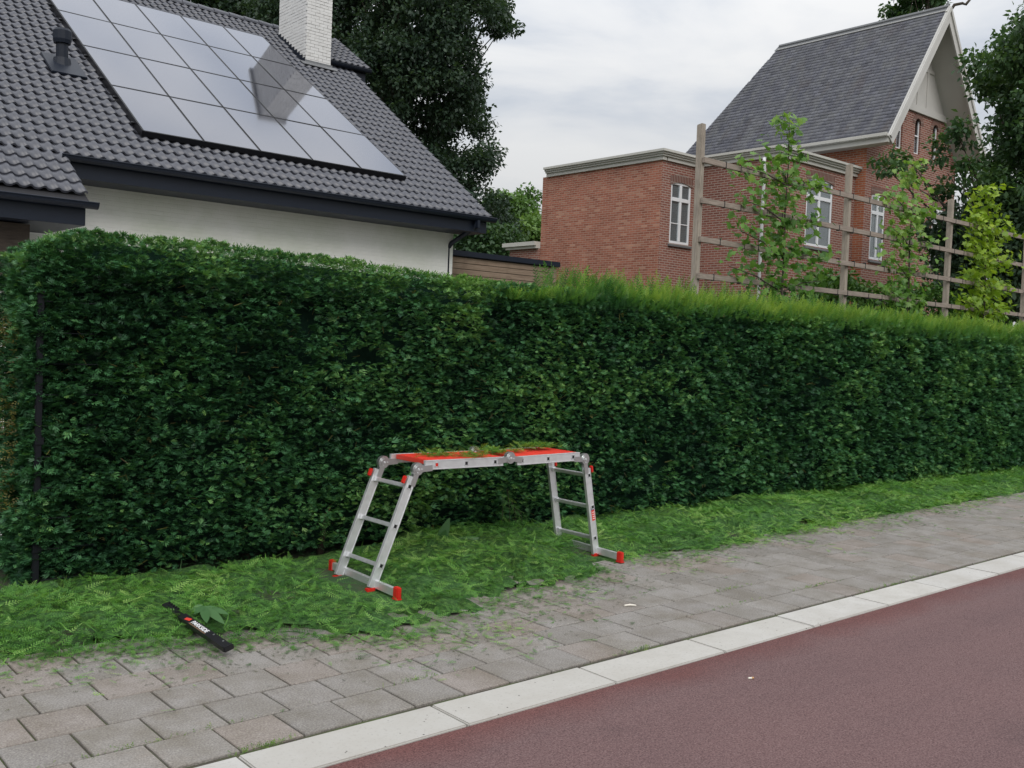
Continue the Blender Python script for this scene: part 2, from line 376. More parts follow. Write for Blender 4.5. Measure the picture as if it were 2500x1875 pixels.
def _wood(name, a, b, sc=(2, 2, 22)):
    n = NT(name); mp_ = n.n('ShaderNodeMapping', {'Scale': sc}); n.l(n.pos(), mp_.inputs['Vector'])
    f = n.noise(3.0, 5, .6, mp_.outputs[0], .8); c = n.ramp(f, [(.3, a), (.7, b)]); c = n.mix(n.ramp(n.noise(5, 4), [(.5, 0), (.8, .4)]), c, tuple(x*.6 for x in a))
    return n.set(c, .8, 0, n.bump(f, .35, .004), .25)
M['wood_post'] = _wood('weathered_post_wood', (.22, .19, .155), (.37, .325, .27), (22, 22, 1.6))
M['wood_rail'] = _wood('weathered_rail_wood', (.19, .155, .13), (.34, .29, .245), (1.6, 22, 22))
M['wood_shed'] = _wood('shed_boards', (.17, .12, .085), (.28, .21, .155), (1.0, 10, 22))
M['brown_streaked'] = _wood('brown_streaked', (.045, .036, .030), (.085, .068, .055), (2, 2, 14))
M['alu'] = None
def _alu():
    n = NT('brushed_aluminium'); mp_ = n.n('ShaderNodeMapping', {'Scale': (2, 2, 2)}); n.l(n.pos(), mp_.inputs['Vector'])
    f = n.noise(30, 4, .6); c = n.mix(f, (.66, .665, .68), (.80, .805, .815)); return n.set(c, n.ramp(f, [(.3, .36), (.7, .5)]), .7, n.bump(n.noise(180, 2), .04, .001))
M['alu'] = _alu()
M['zinc'] = simple('zinc_hinge', (.62, .65, .65), .28, .9, var=.12, scale=30)
M['steel_hole'] = simple('rung_hollow', (.010, .010, .011), .9)
M['red'] = simple('red_plastic', (.56, .020, .012), .45, var=.22, scale=30, bump=.1)
M['red_deck'] = simple('red_platform_plate', (.62, .045, .025), .5, var=.12, scale=7, bump=.15, bscale=60)
M['sticker_red'] = simple('sticker_red', (.60, .05, .035), .4)
M['sticker_blue'] = simple('sticker_blue', (.035, .035, .20), .4)
M['black'] = simple('black_plastic', (.007, .007, .009), .4, var=.2)
M['white_print'] = simple('white_print', (.8, .8, .8), .5)
M['post_black'] = simple('black_coated_steel', (.004, .005, .008), .6, var=.2, spec=.25)
M['leaf_big'] = foliage('broad_fallen_leaf', (.05, .13, .045), (.075, .165, .065), (.11, .21, .09), .45, .2)
M['paper'] = simple('cigarette_paper', (.70, .66, .58), .7)
M['cork'] = simple('cigarette_filter', (.45, .26, .12), .8)

# ------------------------------------------------------------------ ground, road, kerb, pavement
YK0, YK1 = 3.47, 3.77      # kerb band
g = MB().quad((-900, -900, -.20), (900, -900, -.20), (900, 900, -.20), (-900, 900, -.20)).build('ground', M['lawn']); tag(g, kind='structure', label='grassy ground around the street')
rd = MB().box(-30, 90, -14, YK0-.004, -.16, -.010).build('road', M['road']); tag(rd, kind='structure', label='red asphalt road along the pavement')
bed = MB().box(-30, 90, YK0+.02, 5.62, -.15, -.013).build('pavement', M['joint']); tag(bed, kind='structure', label='grey concrete slab pavement with mossy joints')
kb = MB().box(-30, 90, YK0+.004, YK1-.004, -.14, -.018).build('kerb', M['joint']); tag(kb, kind='structure', label='flush pale concrete kerb between road and pavement')
joints = [-3.1, -2.13, -1.16, -.16, .84, 1.83, 2.83, 3.83, 4.77, 5.71, 6.68, 7.57, 8.52, 9.48] + [9.48+.97*i for i in range(1, 26)]
for a, b in zip(joints[:-1], joints[1:]):
    j = MB(); dz = random.uniform(-.002, .002)
    j.box(a+.005, b-.005, YK0+random.uniform(-.003, .003), YK1-.012+random.uniform(-.004, .004), -.10, .000+dz)
    j.build('kerb_stone', M['kerb'], kb, bevel=.006)
PV = .30
def paver_mesh(i):
    m = MB(); e = .0046+.0008*i; b = .0045; h = PV/2-e
    t = [(-h+b, -h+b, 0), (h-b, -h+b, 0), (h-b, h-b, 0), (-h+b, h-b, 0)]; o = [(-h, -h, -b), (h, -h, -b), (h, h, -b), (-h, h, -b)]; d = [(x, y, -.05) for x, y, z in o]
    jx = lambda p: (p[0]+random.uniform(-.0018, .0018), p[1]+random.uniform(-.0018, .0018), p[2])
    t = [jx(p) for p in t]; m.quad(*t)
    for k in range(4):
        l = (k+1) % 4; m.quad(o[k], o[l], t[l], t[k]); m.quad(d[k], d[l], o[l], o[k])
    return m
pv_raw = [paver_mesh(i % 3) for i in range(5)]
pv_mesh = [m.mesh('paving_slab', M['paver'], fixn=False) for m in pv_raw]
offs = [.066, .156, .020, .120, .046, .176]
cells = []
for r in range(6):
    yc = YK1+.022+PV*(r+.5)
    for k in range(-8, 96): cells.append((offs[r]+PV*(k+.5), yc))
def pix(p):
    d = Vector(p)-Vector((0, 0, CAM_H)); z = d.dot(_f)
    return (1250+FPX*d.dot(_r)/z, 937.5-FPX*d.dot(_u)/z, z) if z > .1 else (-9999, -9999, z)
vis = []
for c in cells:
    q = pix((c[0], c[1], 0))
    if -40 < q[0] < 2540 and q[1] < 1920: vis.append(c)
vis.sort(key=lambda c: c[0]**2+c[1]**2)
near = set(vis[:300])
for x, y in cells:
    if (x, y) in near:
        link('paving_slab', random.choice(pv_mesh), bed, (x, y, random.uniform(-.0016, .0008))).rotation_euler = (random.uniform(-.003, .003), random.uniform(-.003, .003), random.uniform(-.006, .006)+random.choice((0, 1, 2, 3))*math.pi/2)
T = []; FF = []; tt = []
for x, y in cells:
    if (x, y) in near: continue
    m = random.choice(pv_raw); n0 = len(T); T += [(a+x, b+y, c) for a, b, c in m.v]; FF += [tuple(n0+i for i in f) for f in m.f]; tt += [random.random()]*len(m.v)
o = link('distant_paving_slabs', np_mesh('distant_paving_slabs', np.array(T), np.array(FF), M['paver_far'], {'tint': np.array(tt)}), bed, (0, 0, 0)); tag(o, kind='stuff')

# verge: strip of soil and short grass under the clippings
EDGE = np.array([(-6, 5.6), (.6, 5.66), (1.37, 5.60), (2.05, 5.27), (2.43, 5.12), (2.9, 4.95), (3.34, 4.66), (3.8, 4.72), (4.28, 4.96), (4.75, 5.12), (5.15, 5.08), (5.6, 5.28), (5.95, 5.42), (7.0, 5.34), (8.3, 5.40), (10, 5.5), (14.3, 5.56), (40, 5.65)])
def edge_y(x): return np.interp(x, EDGE[:, 0], EDGE[:, 1])
def pile(x, y):
    x = np.asarray(x, float); y = np.asarray(y, float); e = edge_y(x)
    t = np.clip((y-e)/np.maximum(6.45-e, .2), 0, 1.3); P = np.stack([x, y, 0*x], 1)
    amp = .035 + .11*np.exp(-((x-5.0)/.75)**2) + .06*np.exp(-((x-8.6)/2.4)**2) + .035*np.exp(-((x-2.9)/.4)**2)
    return np.maximum(0, amp*np.sin(np.clip(t, 0, 1)*math.pi*.62)*(0.55+.9*vnoise(P, 2.3, 4)))
gx = np.linspace(-6, 45, 260); gy = np.linspace(5.60, 8.2, 16); X, Y = np.meshgrid(gx, gy); Z = pile(X.ravel(), Y.ravel()).reshape(X.shape)*.6-.004
Z[0] = -.03
V = np.stack([X.ravel(), Y.ravel(), Z.ravel()], 1); ny, nx = X.shape
I = (np.arange(ny-1)[:, None]*nx+np.arange(nx-1)[None]).ravel(); F = np.stack([I, I+1, I+nx+1, I+nx], 1)
o = link('verge', np_mesh('verge', V, F, M['soil'], smooth=True)); tag(o, kind='structure', label='strip of soil and grass along the hedge foot')

dw = MB().box(-12, 11.6, 8.25, 15.05, -.16, -.012).build('driveway', simple('driveway_concrete', (.40, .385, .36), .9, var=.15, scale=2, bump=.3)); tag(dw, kind='structure', label='pale concrete driveway between hedge and white house')
MB().box(-12, 1.55, 6.9, 8.246, -.16, -.014).build('driveway', bpy.data.materials['driveway_concrete'])['kind'] = 'structure'
# matted layer of fine clippings lying on the slabs and the verge
def _mat():
    n = NT('matted_clippings'); c = n.ramp(n.noise(34, 6, .75), [(.30, (.014, .036, .012)), (.5, (.050, .140, .032)), (.70, (.15, .30, .08))]); c = n.mix(n.ramp(n.noise(5, 4), [(.45, 0), (.7, .7)]), c, n.mix(1.0, c, (1.25, 1.05, .6), 'MULTIPLY'))
    return n.set(c, .8, 0, n.bump(n.noise(55, 5, .75), 1.0, .03), .3)
def mat_z(x, y):
    P_ = np.stack([x, y, 0*x], 1); e_ = np.clip((y-edge_y(x)-.10)/.30, 0, 1)
    return pile(x, y)*1.0-.006+(.008+.095*np.maximum(0, vnoise(P_, 3.6, 63)-.32)+.028*vnoise(P_, 13, 64))*e_
gx = np.linspace(-1.5, 24, 520); ts = np.linspace(0, 1, 34); Xm = np.repeat(gx[None], len(ts), 0); ex = edge_y(gx)+.13+.30*(vnoise(np.stack([gx, 0*gx, 0*gx], 1), 3.1, 61)-.5)+.12*(vnoise(np.stack([gx, 0*gx, 0*gx], 1), 11, 62)-.5)
Ym = ex[None]+(6.75-ex)[None]*ts[:, None]; Pm = np.stack([Xm.ravel(), Ym.ravel(), 0*Xm.ravel()], 1)
Zm = mat_z(Xm.ravel(), Ym.ravel())
hole = (vnoise(Pm, 3.3, 65)*.6+vnoise(Pm, 9, 66)*.4) < .27+.22*np.clip(1-(Ym.ravel()-edge_y(Xm.ravel()))/.5, 0, 1); Zm = np.where(hole, -.03, Zm)
for bx_, ym_ in ((3.75, 6.5), (5.97, 6.02)):
    q = (Xm.ravel() > bx_-.22) & (Xm.ravel() < bx_+.08) & (Ym.ravel() < ym_); Zm[q] = np.minimum(Zm[q], .008)
ny, nx = Xm.shape; I = (np.arange(ny-1)[:, None]*nx+np.arange(nx-1)[None]).ravel(); F = np.stack([I, I+1, I+nx+1, I+nx], 1)
o = link('clipping_mat', np_mesh('clipping_mat', np.stack([Xm.ravel(), Ym.ravel(), Zm], 1), F, _mat(), smooth=True)); tag(o, 'dense green layer of matted hedge trimmings over slabs and verge', 'clippings', kind='stuff')
# ------------------------------------------------------------------ sprig templates
def sprig(nl, length, ll, lw, taper=.55, lift=.25, stem=True):
    """flat yew spray: stem along +Y, leaflets (one quad each) left and right"""
    V = []; F = []
    def leaf(y, side, L_, ang):
        n = len(V); dx, dy = math.sin(ang)*side, math.cos(ang); px, py = dy, -dx
        b = (0, y, 0); m1 = (dx*L_*.45+px*lw/2, y+dy*L_*.45+py*lw/2, lift*L_*.4); m2 = (dx*L_*.45-px*lw/2, y+dy*L_*.45-py*lw/2, lift*L_*.4); t = (dx*L_, y+dy*L_, lift*L_*.35)
        V.extend([b, m1, t, m2]); F.append((n, n+1, n+2, n+3))
    for i in range(nl):
        t = (i+.5)/nl; leaf(length*t*.9, 1 if i % 2 else -1, ll*(1-taper*t*t), R(62-18*t))
    leaf(length*.88, 1, ll*.75, 0.05)
    if not stem: return np.array(V, float), np.array(F)
    n = len(V); w_ = lw*.22; V.extend([(-w_, 0, 0), (w_, 0, 0), (w_*.3, length*.95, 0), (-w_*.3, length*.95, 0)]); F.append((n, n+1, n+2, n+3))
    return np.array(V, float), np.array(F)
SP_A = sprig(4, .055, .034, .0105, stem=False)
def spray(blades):
    V = []; F = []
    for y0, ang, L_, w_, lift in blades:
        n = len(V); a = R(ang); dx, dy = math.sin(a), math.cos(a); px, py = dy, -dx
        V += [(0, y0, 0), (dx*L_*.5+px*w_/2, y0+dy*L_*.5+py*w_/2, lift*L_*.5), (dx*L_, y0+dy*L_, lift*L_*.35), (dx*L_*.5-px*w_/2, y0+dy*L_*.5-py*w_/2, lift*L_*.5)]; F.append((n, n+1, n+2, n+3))
    return np.array(V), np.array(F)
SP_H = spray([(0, 4, .085, .014, .10), (.004, 30, .060, .013, .25), (.012, -33, .058, .013, .2), (.028, 24, .044, .011, -.1), (.036, -26, .042, .011, .15)])
SP_B = sprig(6, .080, .027, .0078, stem=False)
SP_C = sprig(13, .135, .030, .0062, .6, .12)
STRAND = (np.array([(-.5, 0, 0), (.5, 0, 0), (.45, .5, .08), (-.45, .5, .08), (.06, 1, .02), (-.06, 1, .02)], float)*np.array([.05, 1, 1]), np.array([(0, 1, 2, 3), (3, 2, 4, 5)]))
SP_D = sprig(9, .085, .027, .0072, .6, .3)

# ------------------------------------------------------------------ hedge
HX0, HX1 = 1.80, 19.5
def hedge_front(x): return 6.715-.014*(x-1.9)
def hedge_top(x): return np.interp(x, [1.9, 3, 5, 6.4, 10, 14, 18, 27], [2.375, 2.40, 2.335, 2.295, 2.26, 2.22, 2.17, 2.1])
hedge = empty('hedge', (4.5, 7.1, 0), 'long clipped dark green hedge running behind the pavement, bright shoots on top', 'hedge')
core = MB()
xs = [HX0+.09, HX0+.55, 5, 10, 15, HX1]
for a, b in zip(xs[:-1], xs[1:]):
    fa, fb = hedge_front(a)+.13, hedge_front(b)+.13; ta, tb = float(hedge_top(a))-(.20 if a < 2.1 else .035), float(hedge_top(b))-.035
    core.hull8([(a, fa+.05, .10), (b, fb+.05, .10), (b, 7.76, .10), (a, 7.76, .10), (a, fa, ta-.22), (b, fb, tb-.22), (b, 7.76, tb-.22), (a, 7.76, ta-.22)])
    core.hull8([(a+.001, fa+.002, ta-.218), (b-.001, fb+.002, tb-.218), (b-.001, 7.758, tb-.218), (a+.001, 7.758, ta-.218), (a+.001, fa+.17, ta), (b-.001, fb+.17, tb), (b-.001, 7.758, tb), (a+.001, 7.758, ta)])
core.build('light_block_core', M['yew_in'], hedge)  # solid dark block added inside the foliage to stop light passing through
PP = []; MM = []; SS = []; TT_ = []
def hedge_patch(n, kind):
    if kind in ('front', 'edge'):
        # density falls with distance
        u = RNG.random(n); x = HX0+(HX1-HX0)*(u**1.45); z = RNG.random(n); y = hedge_front(x); top = hedge_top(x)-.10*np.clip((HX0+.35-x)/.35, 0, 1)**2; z = .05+z**.92*(top-.05)
        if kind == 'edge': z = top-.30*RNG.random(n)**1.3
        P = np.stack([x, y, z], 1); N = np.tile([0., -1., 0.], (n, 1))
        # rounding of the top edge and left corner
        rz = np.clip((z-(top-.14))/.19, 0, 1); P[:, 1] += .14*(1-np.sqrt(np.maximum(0, 1-rz**2))); N[:, 2] += rz*1.2
        rx = np.clip(((HX0+.16)-x)/.16, 0, 1); P[:, 1] += .16*(1-np.sqrt(np.maximum(0, 1-rx**2))); N[:, 0] -= rx*1.3
        low = np.clip((.35-z)/.35, 0, 1); P[:, 1] += .14*low**2
    elif kind == 'end':
        y = 6.74+RNG.random(n)*1.0; top = 2.36; z = .05+RNG.random(n)*(top-.05); x = np.full(n, HX0)
        P = np.stack([x, y, z], 1); N = np.tile([-1., 0., 0.], (n, 1))
        rz = np.clip((z-(top-.32))/.32, 0, 1); P[:, 0] += .30*(1-np.sqrt(np.maximum(0, 1-rz**2))); N[:, 2] += rz
    else:
        u = RNG.random(n); x = HX0+.05+(HX1-HX0)*(u**1.6); y = hedge_front(x)+.06+RNG.random(n)*.70; z = hedge_top(x)-.045-.14*np.clip((HX0+.40-x)/.40, 0, 1)**2
        P = np.stack([x, y, z], 1); N = np.tile([0., -.2, 1.], (n, 1))
    return P, N
for kind, n, tmpl in (('front', 106000, SP_H), ('edge', 13000, SP_H), ('front', 16000, SP_B), ('end', 11000, SP_H), ('top', 12000, SP_A)):
    P, N = hedge_patch(n, kind)
    nb = vnoise(P, 2.1, 1); nm = vnoise(P*np.array([1, 1, 1.9]), 7.0, 2); nf = vnoise(P*np.array([1, 1, 2.2]), 17, 3)
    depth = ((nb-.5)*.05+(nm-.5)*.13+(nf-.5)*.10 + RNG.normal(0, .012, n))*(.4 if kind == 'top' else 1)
    keep = (nm*.55+nf*.55) > .34+.10*(vnoise(P, 1.1, 41) > .62)
    if kind == 'front': keep &= ~((P[:, 2] < .14) & (RNG.random(n) < .65))
    P = P+unit(N)*(depth*np.where(P[:, 2] > 2.2, .6, 1.0))[:, None]
    P, N, depth, nb, nm, nf = P[keep], N[keep], depth[keep], nb[keep], nm[keep], nf[keep]; n = len(P)
    lat = RNG.normal(0, .75, (n, 3))*np.array([1.25, 1, .5])
    fwd = unit(N)*.9+lat+np.array([0, 0, .10]); up = np.array([0, 0, 1.])+RNG.normal(0, .42, (n, 3))
    far = np.clip((P[:, 0]-6)/16, 0, 1)
    S = RNG.uniform(.40, .86, n)*(1+.7*far); S = np.where(RNG.random(n) < .06, S*1.4, S); S = S*(1-.25*np.clip((P[:, 2]-2.2)/.1, 0, 1))
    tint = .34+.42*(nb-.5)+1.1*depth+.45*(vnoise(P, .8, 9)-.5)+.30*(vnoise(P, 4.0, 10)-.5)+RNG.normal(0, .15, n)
    tint += .25*np.clip((P[:, 2]-2.1)/.25, 0, 1)  # lighter towards the top: skylight put into the sprig tint
    tint[RNG.random(n) < .02] += .4
    P -= unit(fwd)*(S*.03)[:, None]
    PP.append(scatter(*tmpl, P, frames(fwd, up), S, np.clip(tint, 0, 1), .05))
def merge(parts, name, mat, parent):
    n = 0; Vs = []; Fs = []; Ts = []
    for V, F, t in parts: Vs.append(V); Fs.append(F+n); Ts.append(t); n += len(V)
    return link(name, np_mesh(name, np.concatenate(Vs), np.concatenate(Fs), mat, {'tint': np.concatenate(Ts)}), parent, (0, 0, 0) if parent is not None else None)
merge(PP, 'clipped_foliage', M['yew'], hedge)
# browned patches on the end face
n = 500; P = np.stack([np.full(n, HX0-.03), 6.90+RNG.random(n)*.6, .5+RNG.random(n)*1.5], 1); k = vnoise(P, 3.5, 21) > .55; P = P[k]; n = len(P)
M['brown'] = foliage('browned_foliage', (.07, .055, .018), (.12, .105, .028), (.18, .17, .045), .6, .2)
merge([scatter(*SP_A, P, frames(np.array([-1., 0, 0])+RNG.normal(0, .7, (n, 3)), np.array([0, 0, 1.])+RNG.normal(0, .4, (n, 3))), RNG.uniform(.6, 1, n), RNG.random(n))], 'browned_foliage', M['brown'], hedge)
# bare cut twigs and a few dead sprigs on the face
n = 1500; x = HX0+.1+(12-HX0)*RNG.random(n)**1.3; z = .15+RNG.random(n)*2.0; P = np.stack([x, hedge_front(x)+.03+RNG.normal(0, .025, n), z], 1)
TWG = (np.array([(-.5, 0, 0), (.5, 0, 0), (.35, 1, 0), (-.35, 1, 0)], float)*np.array([.06, 1, 1]), np.array([(0, 1, 2, 3)]))
a = scatter(*TWG, P, frames(np.array([0, -.6, .1])+RNG.normal(0, .8, (n, 3)), RNG.normal(0, 1, (n, 3))), RNG.uniform(.03, .09, n), RNG.random(n))
n = 260; x = HX0+.1+(11-HX0)*RNG.random(n); z = .2+RNG.random(n)*2.0; P = np.stack([x, hedge_front(x)-.02, z], 1); P = P[vnoise(P, 2.6, 51) > .60]; n = len(P)
b = scatter(*SP_A, P, frames(np.array([0, -1., 0])+RNG.normal(0, .7, (n, 3)), np.array([0, 0, 1.])+RNG.normal(0, .4, (n, 3))), RNG.uniform(.5, .9, n), RNG.random(n))
merge([a, b], 'dead_twigs', M['brown'], hedge)
# unclipped bright shoots along the top, from the middle to the right
n = 11500; u = RNG.random(n); x = 5.7+(HX1-5.7)*u**1.35; d = RNG.random(n)**1.7; y = hedge_front(x)-.02+d*.75; base = hedge_top(x)-.15
P = np.stack([x, y, base], 1); tall = vnoise(P*np.array([1, .5, 0]), 1.3, 5); tall2 = vnoise(P*np.array([1, 1, 0]), 5, 6)
ramp_in = np.clip((x-5.7)/2.0, .05, 1); hgt = (.07+.17*tall+.17*tall2)*ramp_in
hgt += .13*np.exp(-((x-6.95)/.2)**2)+.05*np.exp(-((x-8.0)/.3)**2)
t = RNG.random(n); P[:, 2] += t*hgt; P[:, 1] -= .03*(1-t)
fwd = np.array([0, -.25, 1.])+RNG.normal(0, .33, (n, 3)); S = RNG.uniform(.75, 1.35, n)*(1+.6*np.clip((x-7)/12, 0, 1))
tint = .22+.62*t+.45*(vnoise(P, 1.7, 8)-.5)+RNG.normal(0, .10, n)
tint -= .35*np.exp(-((x-6.95)/.25)**2)
a = scatter(*SP_D, P, frames(fwd, RNG.normal(0, 1, (n, 3))), S, np.clip(tint, 0, 1), .04)
n = 950; x = 6.4+13*RNG.random(n)**1.3; P = np.stack([x, hedge_front(x)+.0+RNG.random(n)*.5, hedge_top(x)-.02+.10*RNG.random(n)], 1)
b = scatter(*SP_C, P, frames(np.array([0, -.1, 1.])+RNG.normal(0, .25, (n, 3)), RNG.normal(0, 1, (n, 3))), RNG.uniform(.9, 1.9, n), np.clip(RNG.normal(.5, .25, n), 0, 1))
merge([a, b], 'unclipped_shoots', M['shoot'], hedge)
# brighter sprigs over the clipped top at the left, skylight put in as colour
n = 2200; x = 2.0+4.6*RNG.random(n); P = np.stack([x, hedge_front(x)+.03+RNG.random(n)*.4, hedge_top(x)-.02], 1)
merge([scatter(*SP_A, P, frames(np.array([0, -.4, .9])+RNG.normal(0, .6, (n, 3)), np.array([0, 0, 1.])+RNG.normal(0, .5, (n, 3))), RNG.uniform(.5, .9, n), np.clip(RNG.normal(.35, .2, n), 0, 1))], 'skylit_sprigs', M['shoot'], hedge)
for i in range(16):
    x = 2.25+i*.62+random.uniform(-.15, .15); y = 7.0+random.uniform(-.12, .2)
    MB().tube([(x, y, -.02), (x+random.uniform(-.04, .04), y, .35), (x+random.uniform(-.1, .1), y+.03, .8)], [.035, .028, .02], 6).build('stem', M['twig'], hedge, smooth=True)

# black steel post with wire panel inside the hedge corner
fp = empty('fence_post', (1.85, 6.71, 0), 'black steel mesh fence post at the left front corner of the hedge', 'fence post')
MB().box(1.825, 1.865, 6.735, 6.772, 0, 1.96).build('post', M['post_black'], fp, bevel=.004)
MB().box(1.821, 1.869, 6.731, 6.776, 1.962, 1.985).build('post_cap', M['post_black'], fp, bevel=.004)
for k in range(10): MB().tube([(1.868, 6.71, .12+.2*k), (2.20, 6.72, .12+.2*k)], .003, 5).build('wire', M['post_black'], fp)
for k in range(3): MB().box(1.823, 1.875, 6.726, 6.7338, .3+.7*k, .345+.7*k).build('clamp', M['post_black'], fp)

# ------------------------------------------------------------------ clippings on the ground
def clip_field(n, x0, x1, pw, name_t, S0, S1, spread=0.0):
    u = RNG.random(n); x = x0+(x1-x0)*u**pw; e = edge_y(x); t = RNG.random(n); y = e+(6.62-e)*t
    if spread: y = e+.16-np.abs(RNG.normal(0, spread*2.2, n))*(.25+1.5*vnoise(np.stack([x, 0*x, 0*x], 1), 4.0, 71))
    else:
        P0 = np.stack([x, y, 0*x], 1); y = y+(vnoise(P0, 3.2, 12)-.5)*.22
    y = np.maximum(y, 3.9+.2*RNG.random(n)); P = np.stack([x, y, np.maximum(mat_z(x, y), .003)+RNG.random(n)*(.012 if spread else .034)], 1)
    if not spread:
        dens = vnoise(P*np.array([1, 1, 0]), 3.0, 13)*.6+vnoise(P*np.array([1, 1, 0]), 9.0, 14)*.4
        edge_t = np.clip((y-e)/.18, -.6, 1); k = (dens+edge_t*.35) > .36; P = P[k]; x = x[k]
    for bx_, ym_ in ((3.75, 6.5), (5.97, 6.02)):   # trodden flat beside the ladder's stabiliser bars
        q = (P[:, 0] > bx_-.22) & (P[:, 0] < bx_+.09) & (P[:, 1] < ym_) & (P[:, 1] > 5.2); P[q, 2] = -.035-.02*RNG.random(int(q.sum()))*0
    n = len(P); a = RNG.random(n)*2*math.pi
    fwd = np.stack([np.cos(a), np.sin(a), RNG.normal(.12 if not spread else 0, .22 if not spread else .06, n)], 1); up = np.array([0, 0, 1.])+RNG.normal(0, .38 if not spread else .15, (n, 3))
    S = RNG.uniform(S0, S1, n)*(1+.5*np.clip((P[:, 0]-7)/10, 0, 1))
    tint = .42+.55*(vnoise(P*np.array([1, 1, 0]), 1.8, 15)-.5)+RNG.normal(0, .22, n)
    return scatter(*name_t, P, frames(fwd, up), S, np.clip(tint, 0, 1), .04)
parts = [clip_field(9500, -.6, 19, 1.75, SP_C, .5, 1.0), clip_field(12500, -.6, 19, 1.75, SP_D, .5, 1.05), clip_field(4200, -.6, 19, 1.6, STRAND, .05, .14), clip_field(3200, -.6, 14, 1.3, SP_D, .35, .85, .13), clip_field(700, -.4, 10, 1.2, SP_C, .35, .8, .15)]
o = merge(parts, 'hedge_clippings', M['clip'], None); tag(o, 'loose bright green hedge clippings heaped along the hedge foot', 'clippings', kind='stuff')
# dried dark crumbs and bits on the slabs
n = 2600; x = -.2+12*RNG.random(n)**1.3; y = edge_y(x)-np.abs(RNG.normal(0, .32, n)); k = y > 3.5; x = x[k]; y = y[k]; n = len(x)
P = np.stack([x, y, np.full(n, .003)], 1); a = RNG.random(n)*6.28
M['crumb'] = foliage('dry_crumbs', (.02, .03, .012), (.045, .06, .022), (.10, .10, .05), .9, 0)
o = merge([scatter(*SP_A, P, frames(np.stack([np.cos(a), np.sin(a), 0*a], 1), np.array([0, 0, 1.])+RNG.normal(0, .1, (n, 3))), RNG.uniform(.1, .42, n), RNG.random(n))], 'dry_plant_crumbs', M['crumb'], None); tag(o, 'small dry plant crumbs scattered over the paving slabs', 'debris', kind='stuff')
# grass and moss growing in the joints
n = 520; kk = RNG.integers(0, 8, n); cx = np.array([1.95, 3.0, 4.35, 6.1, 6.75, 7.5, 5.6, 1.55]); cy = np.array([3.79, 4.10, 3.79, 4.40, 4.10, 3.79, 4.10, 4.10]); ln = np.array([.10, .10, .12, .12, .16, .35, .2, .35])
x = cx[kk]+RNG.normal(0, 1, n)*ln[kk]; y = cy[kk]+RNG.normal(0, .012, n); P = np.stack([x, y, np.full(n, -.006)], 1)
o = merge([scatter(*SP_A, P, frames(np.array([0, 0, .7])+RNG.normal(0, .6, (n, 3)), RNG.normal(0, 1, (n, 3))), RNG.uniform(.15, .42, n), np.clip(RNG.normal(.6, .2, n), 0, 1))], 'joint_weeds', M['shoot'], None); tag(o, 'small grass tufts and moss growing in the paving joints', 'weeds', kind='stuff')
# grass blades and weeds standing at the hedge foot and left corner
GB = (np.array([(-.5, 0, 0), (.5, 0, 0), (.35, .6, .12), (-.35, .6, .12), (.05, 1, .35), (-.05, 1, .35)], float)*np.array([.05, 1, 1]), np.array([(0, 1, 2, 3), (3, 2, 4, 5)]))
n = 1300; x = np.where(RNG.random(n) < .6, -1.2+3.2*RNG.random(n), 2+20*RNG.random(n)**1.5); y = np.where(x < 1.9, 5.75+1.6*RNG.random(n), 6.42+.2*RNG.random(n)); P = np.stack([x, y, pile(x, y)-.01], 1)
o = merge([scatter(*GB, P, frames(np.array([0, -.1, .8])+RNG.normal(0, .45, (n, 3)), RNG.normal(0, 1, (n, 3))), RNG.uniform(.05, .15, n), np.clip(RNG.normal(.3, .2, n), 0, 1))], 'grass_blades', M['shoot'], None); tag(o, 'thin grass blades and weeds at the hedge foot', 'grass', kind='stuff')

# ------------------------------------------------------------------ multi-position ladder set up as a low platform
YF, YB = 5.73, 6.17     # front and back stiles
lad = empty('folding_ladder', (4.9, 5.95, 0), 'aluminium folding ladder set up as a low platform with red deck', 'ladder')
def stile(pts, y, name='stile'):
    a, b = pts; m = MB(); a = Vector((a[0], y, a[1])); b = Vector((b[0], y, b[1])); d = (b-a).normalized(); up = d.cross(Vector((0, 1, 0)))
    # box profile with a raised lip on both edges, like extruded rail
    m.bar(a, b, .022, .058, up)
    m.bar(a+up*.0305, b+up*.0305, .028, .007, up); m.bar(a-up*.0305, b-up*.0305, .028, .007, up)
    return m.build(name, M['alu'], lad, bevel=.0012)
def plug(c, y, d, col='steel_hole'):
    side = -1 if y < 6 else 1; u = Vector((d[0], 0, d[1])); v = Vector((-d[1], 0, d[0])); yy = y+side*.0118
    c3 = Vector((c[0], yy, c[1])); m = MB()
    for s1, s2 in ((-1, 0), (1, 0), (0, -1), (0, 1)):
        p = c3+u*s1*.0155+v*s2*.0155; q = (v if s1 else u)*.018
        m.bar(p-q, p+q, .006, .006, (0, 1, 0))
    r_ = m.build('rung_end', M['alu'], lad)
    k = MB(); k.hull8([c3+u*sx*.012+v*sy*.012+Vector((0, e_*side*.001, 0)) for e_ in (0, 1) for sx, sy in ((-1, -1), (1, -1), (1, 1), (-1, 1))])
    k.build('rung_hollow', M[col], r_)
def rung(c, d):
    u = Vector((d[0], 0, d[1])); m = MB(); m.bar((c[0], YF+.0115, c[1]), (c[0], YB-.0115, c[1]), .030, .026, (-d[1], 0, d[0])); m.build('rung', M['alu'], lad, bevel=.003)
    m2 = MB()
    for y, s in ((YF+.0125, 1), (YB-.0125, -1)): m2.bar((c[0], y, c[1]), (c[0], y+s*.02, c[1]), .038, .034, (-d[1], 0, d[0]))
    m2.build('rung_collar', M['alu'], lad, bevel=.002)
LEG_L = ((3.758, .030), (4.07, .79)); LEG_R = ((5.988, .030), (5.838, .755)); DECK_L = ((4.175, .868), (4.915, .862)); DECK_R = ((5.06, .858), (5.745, .864))
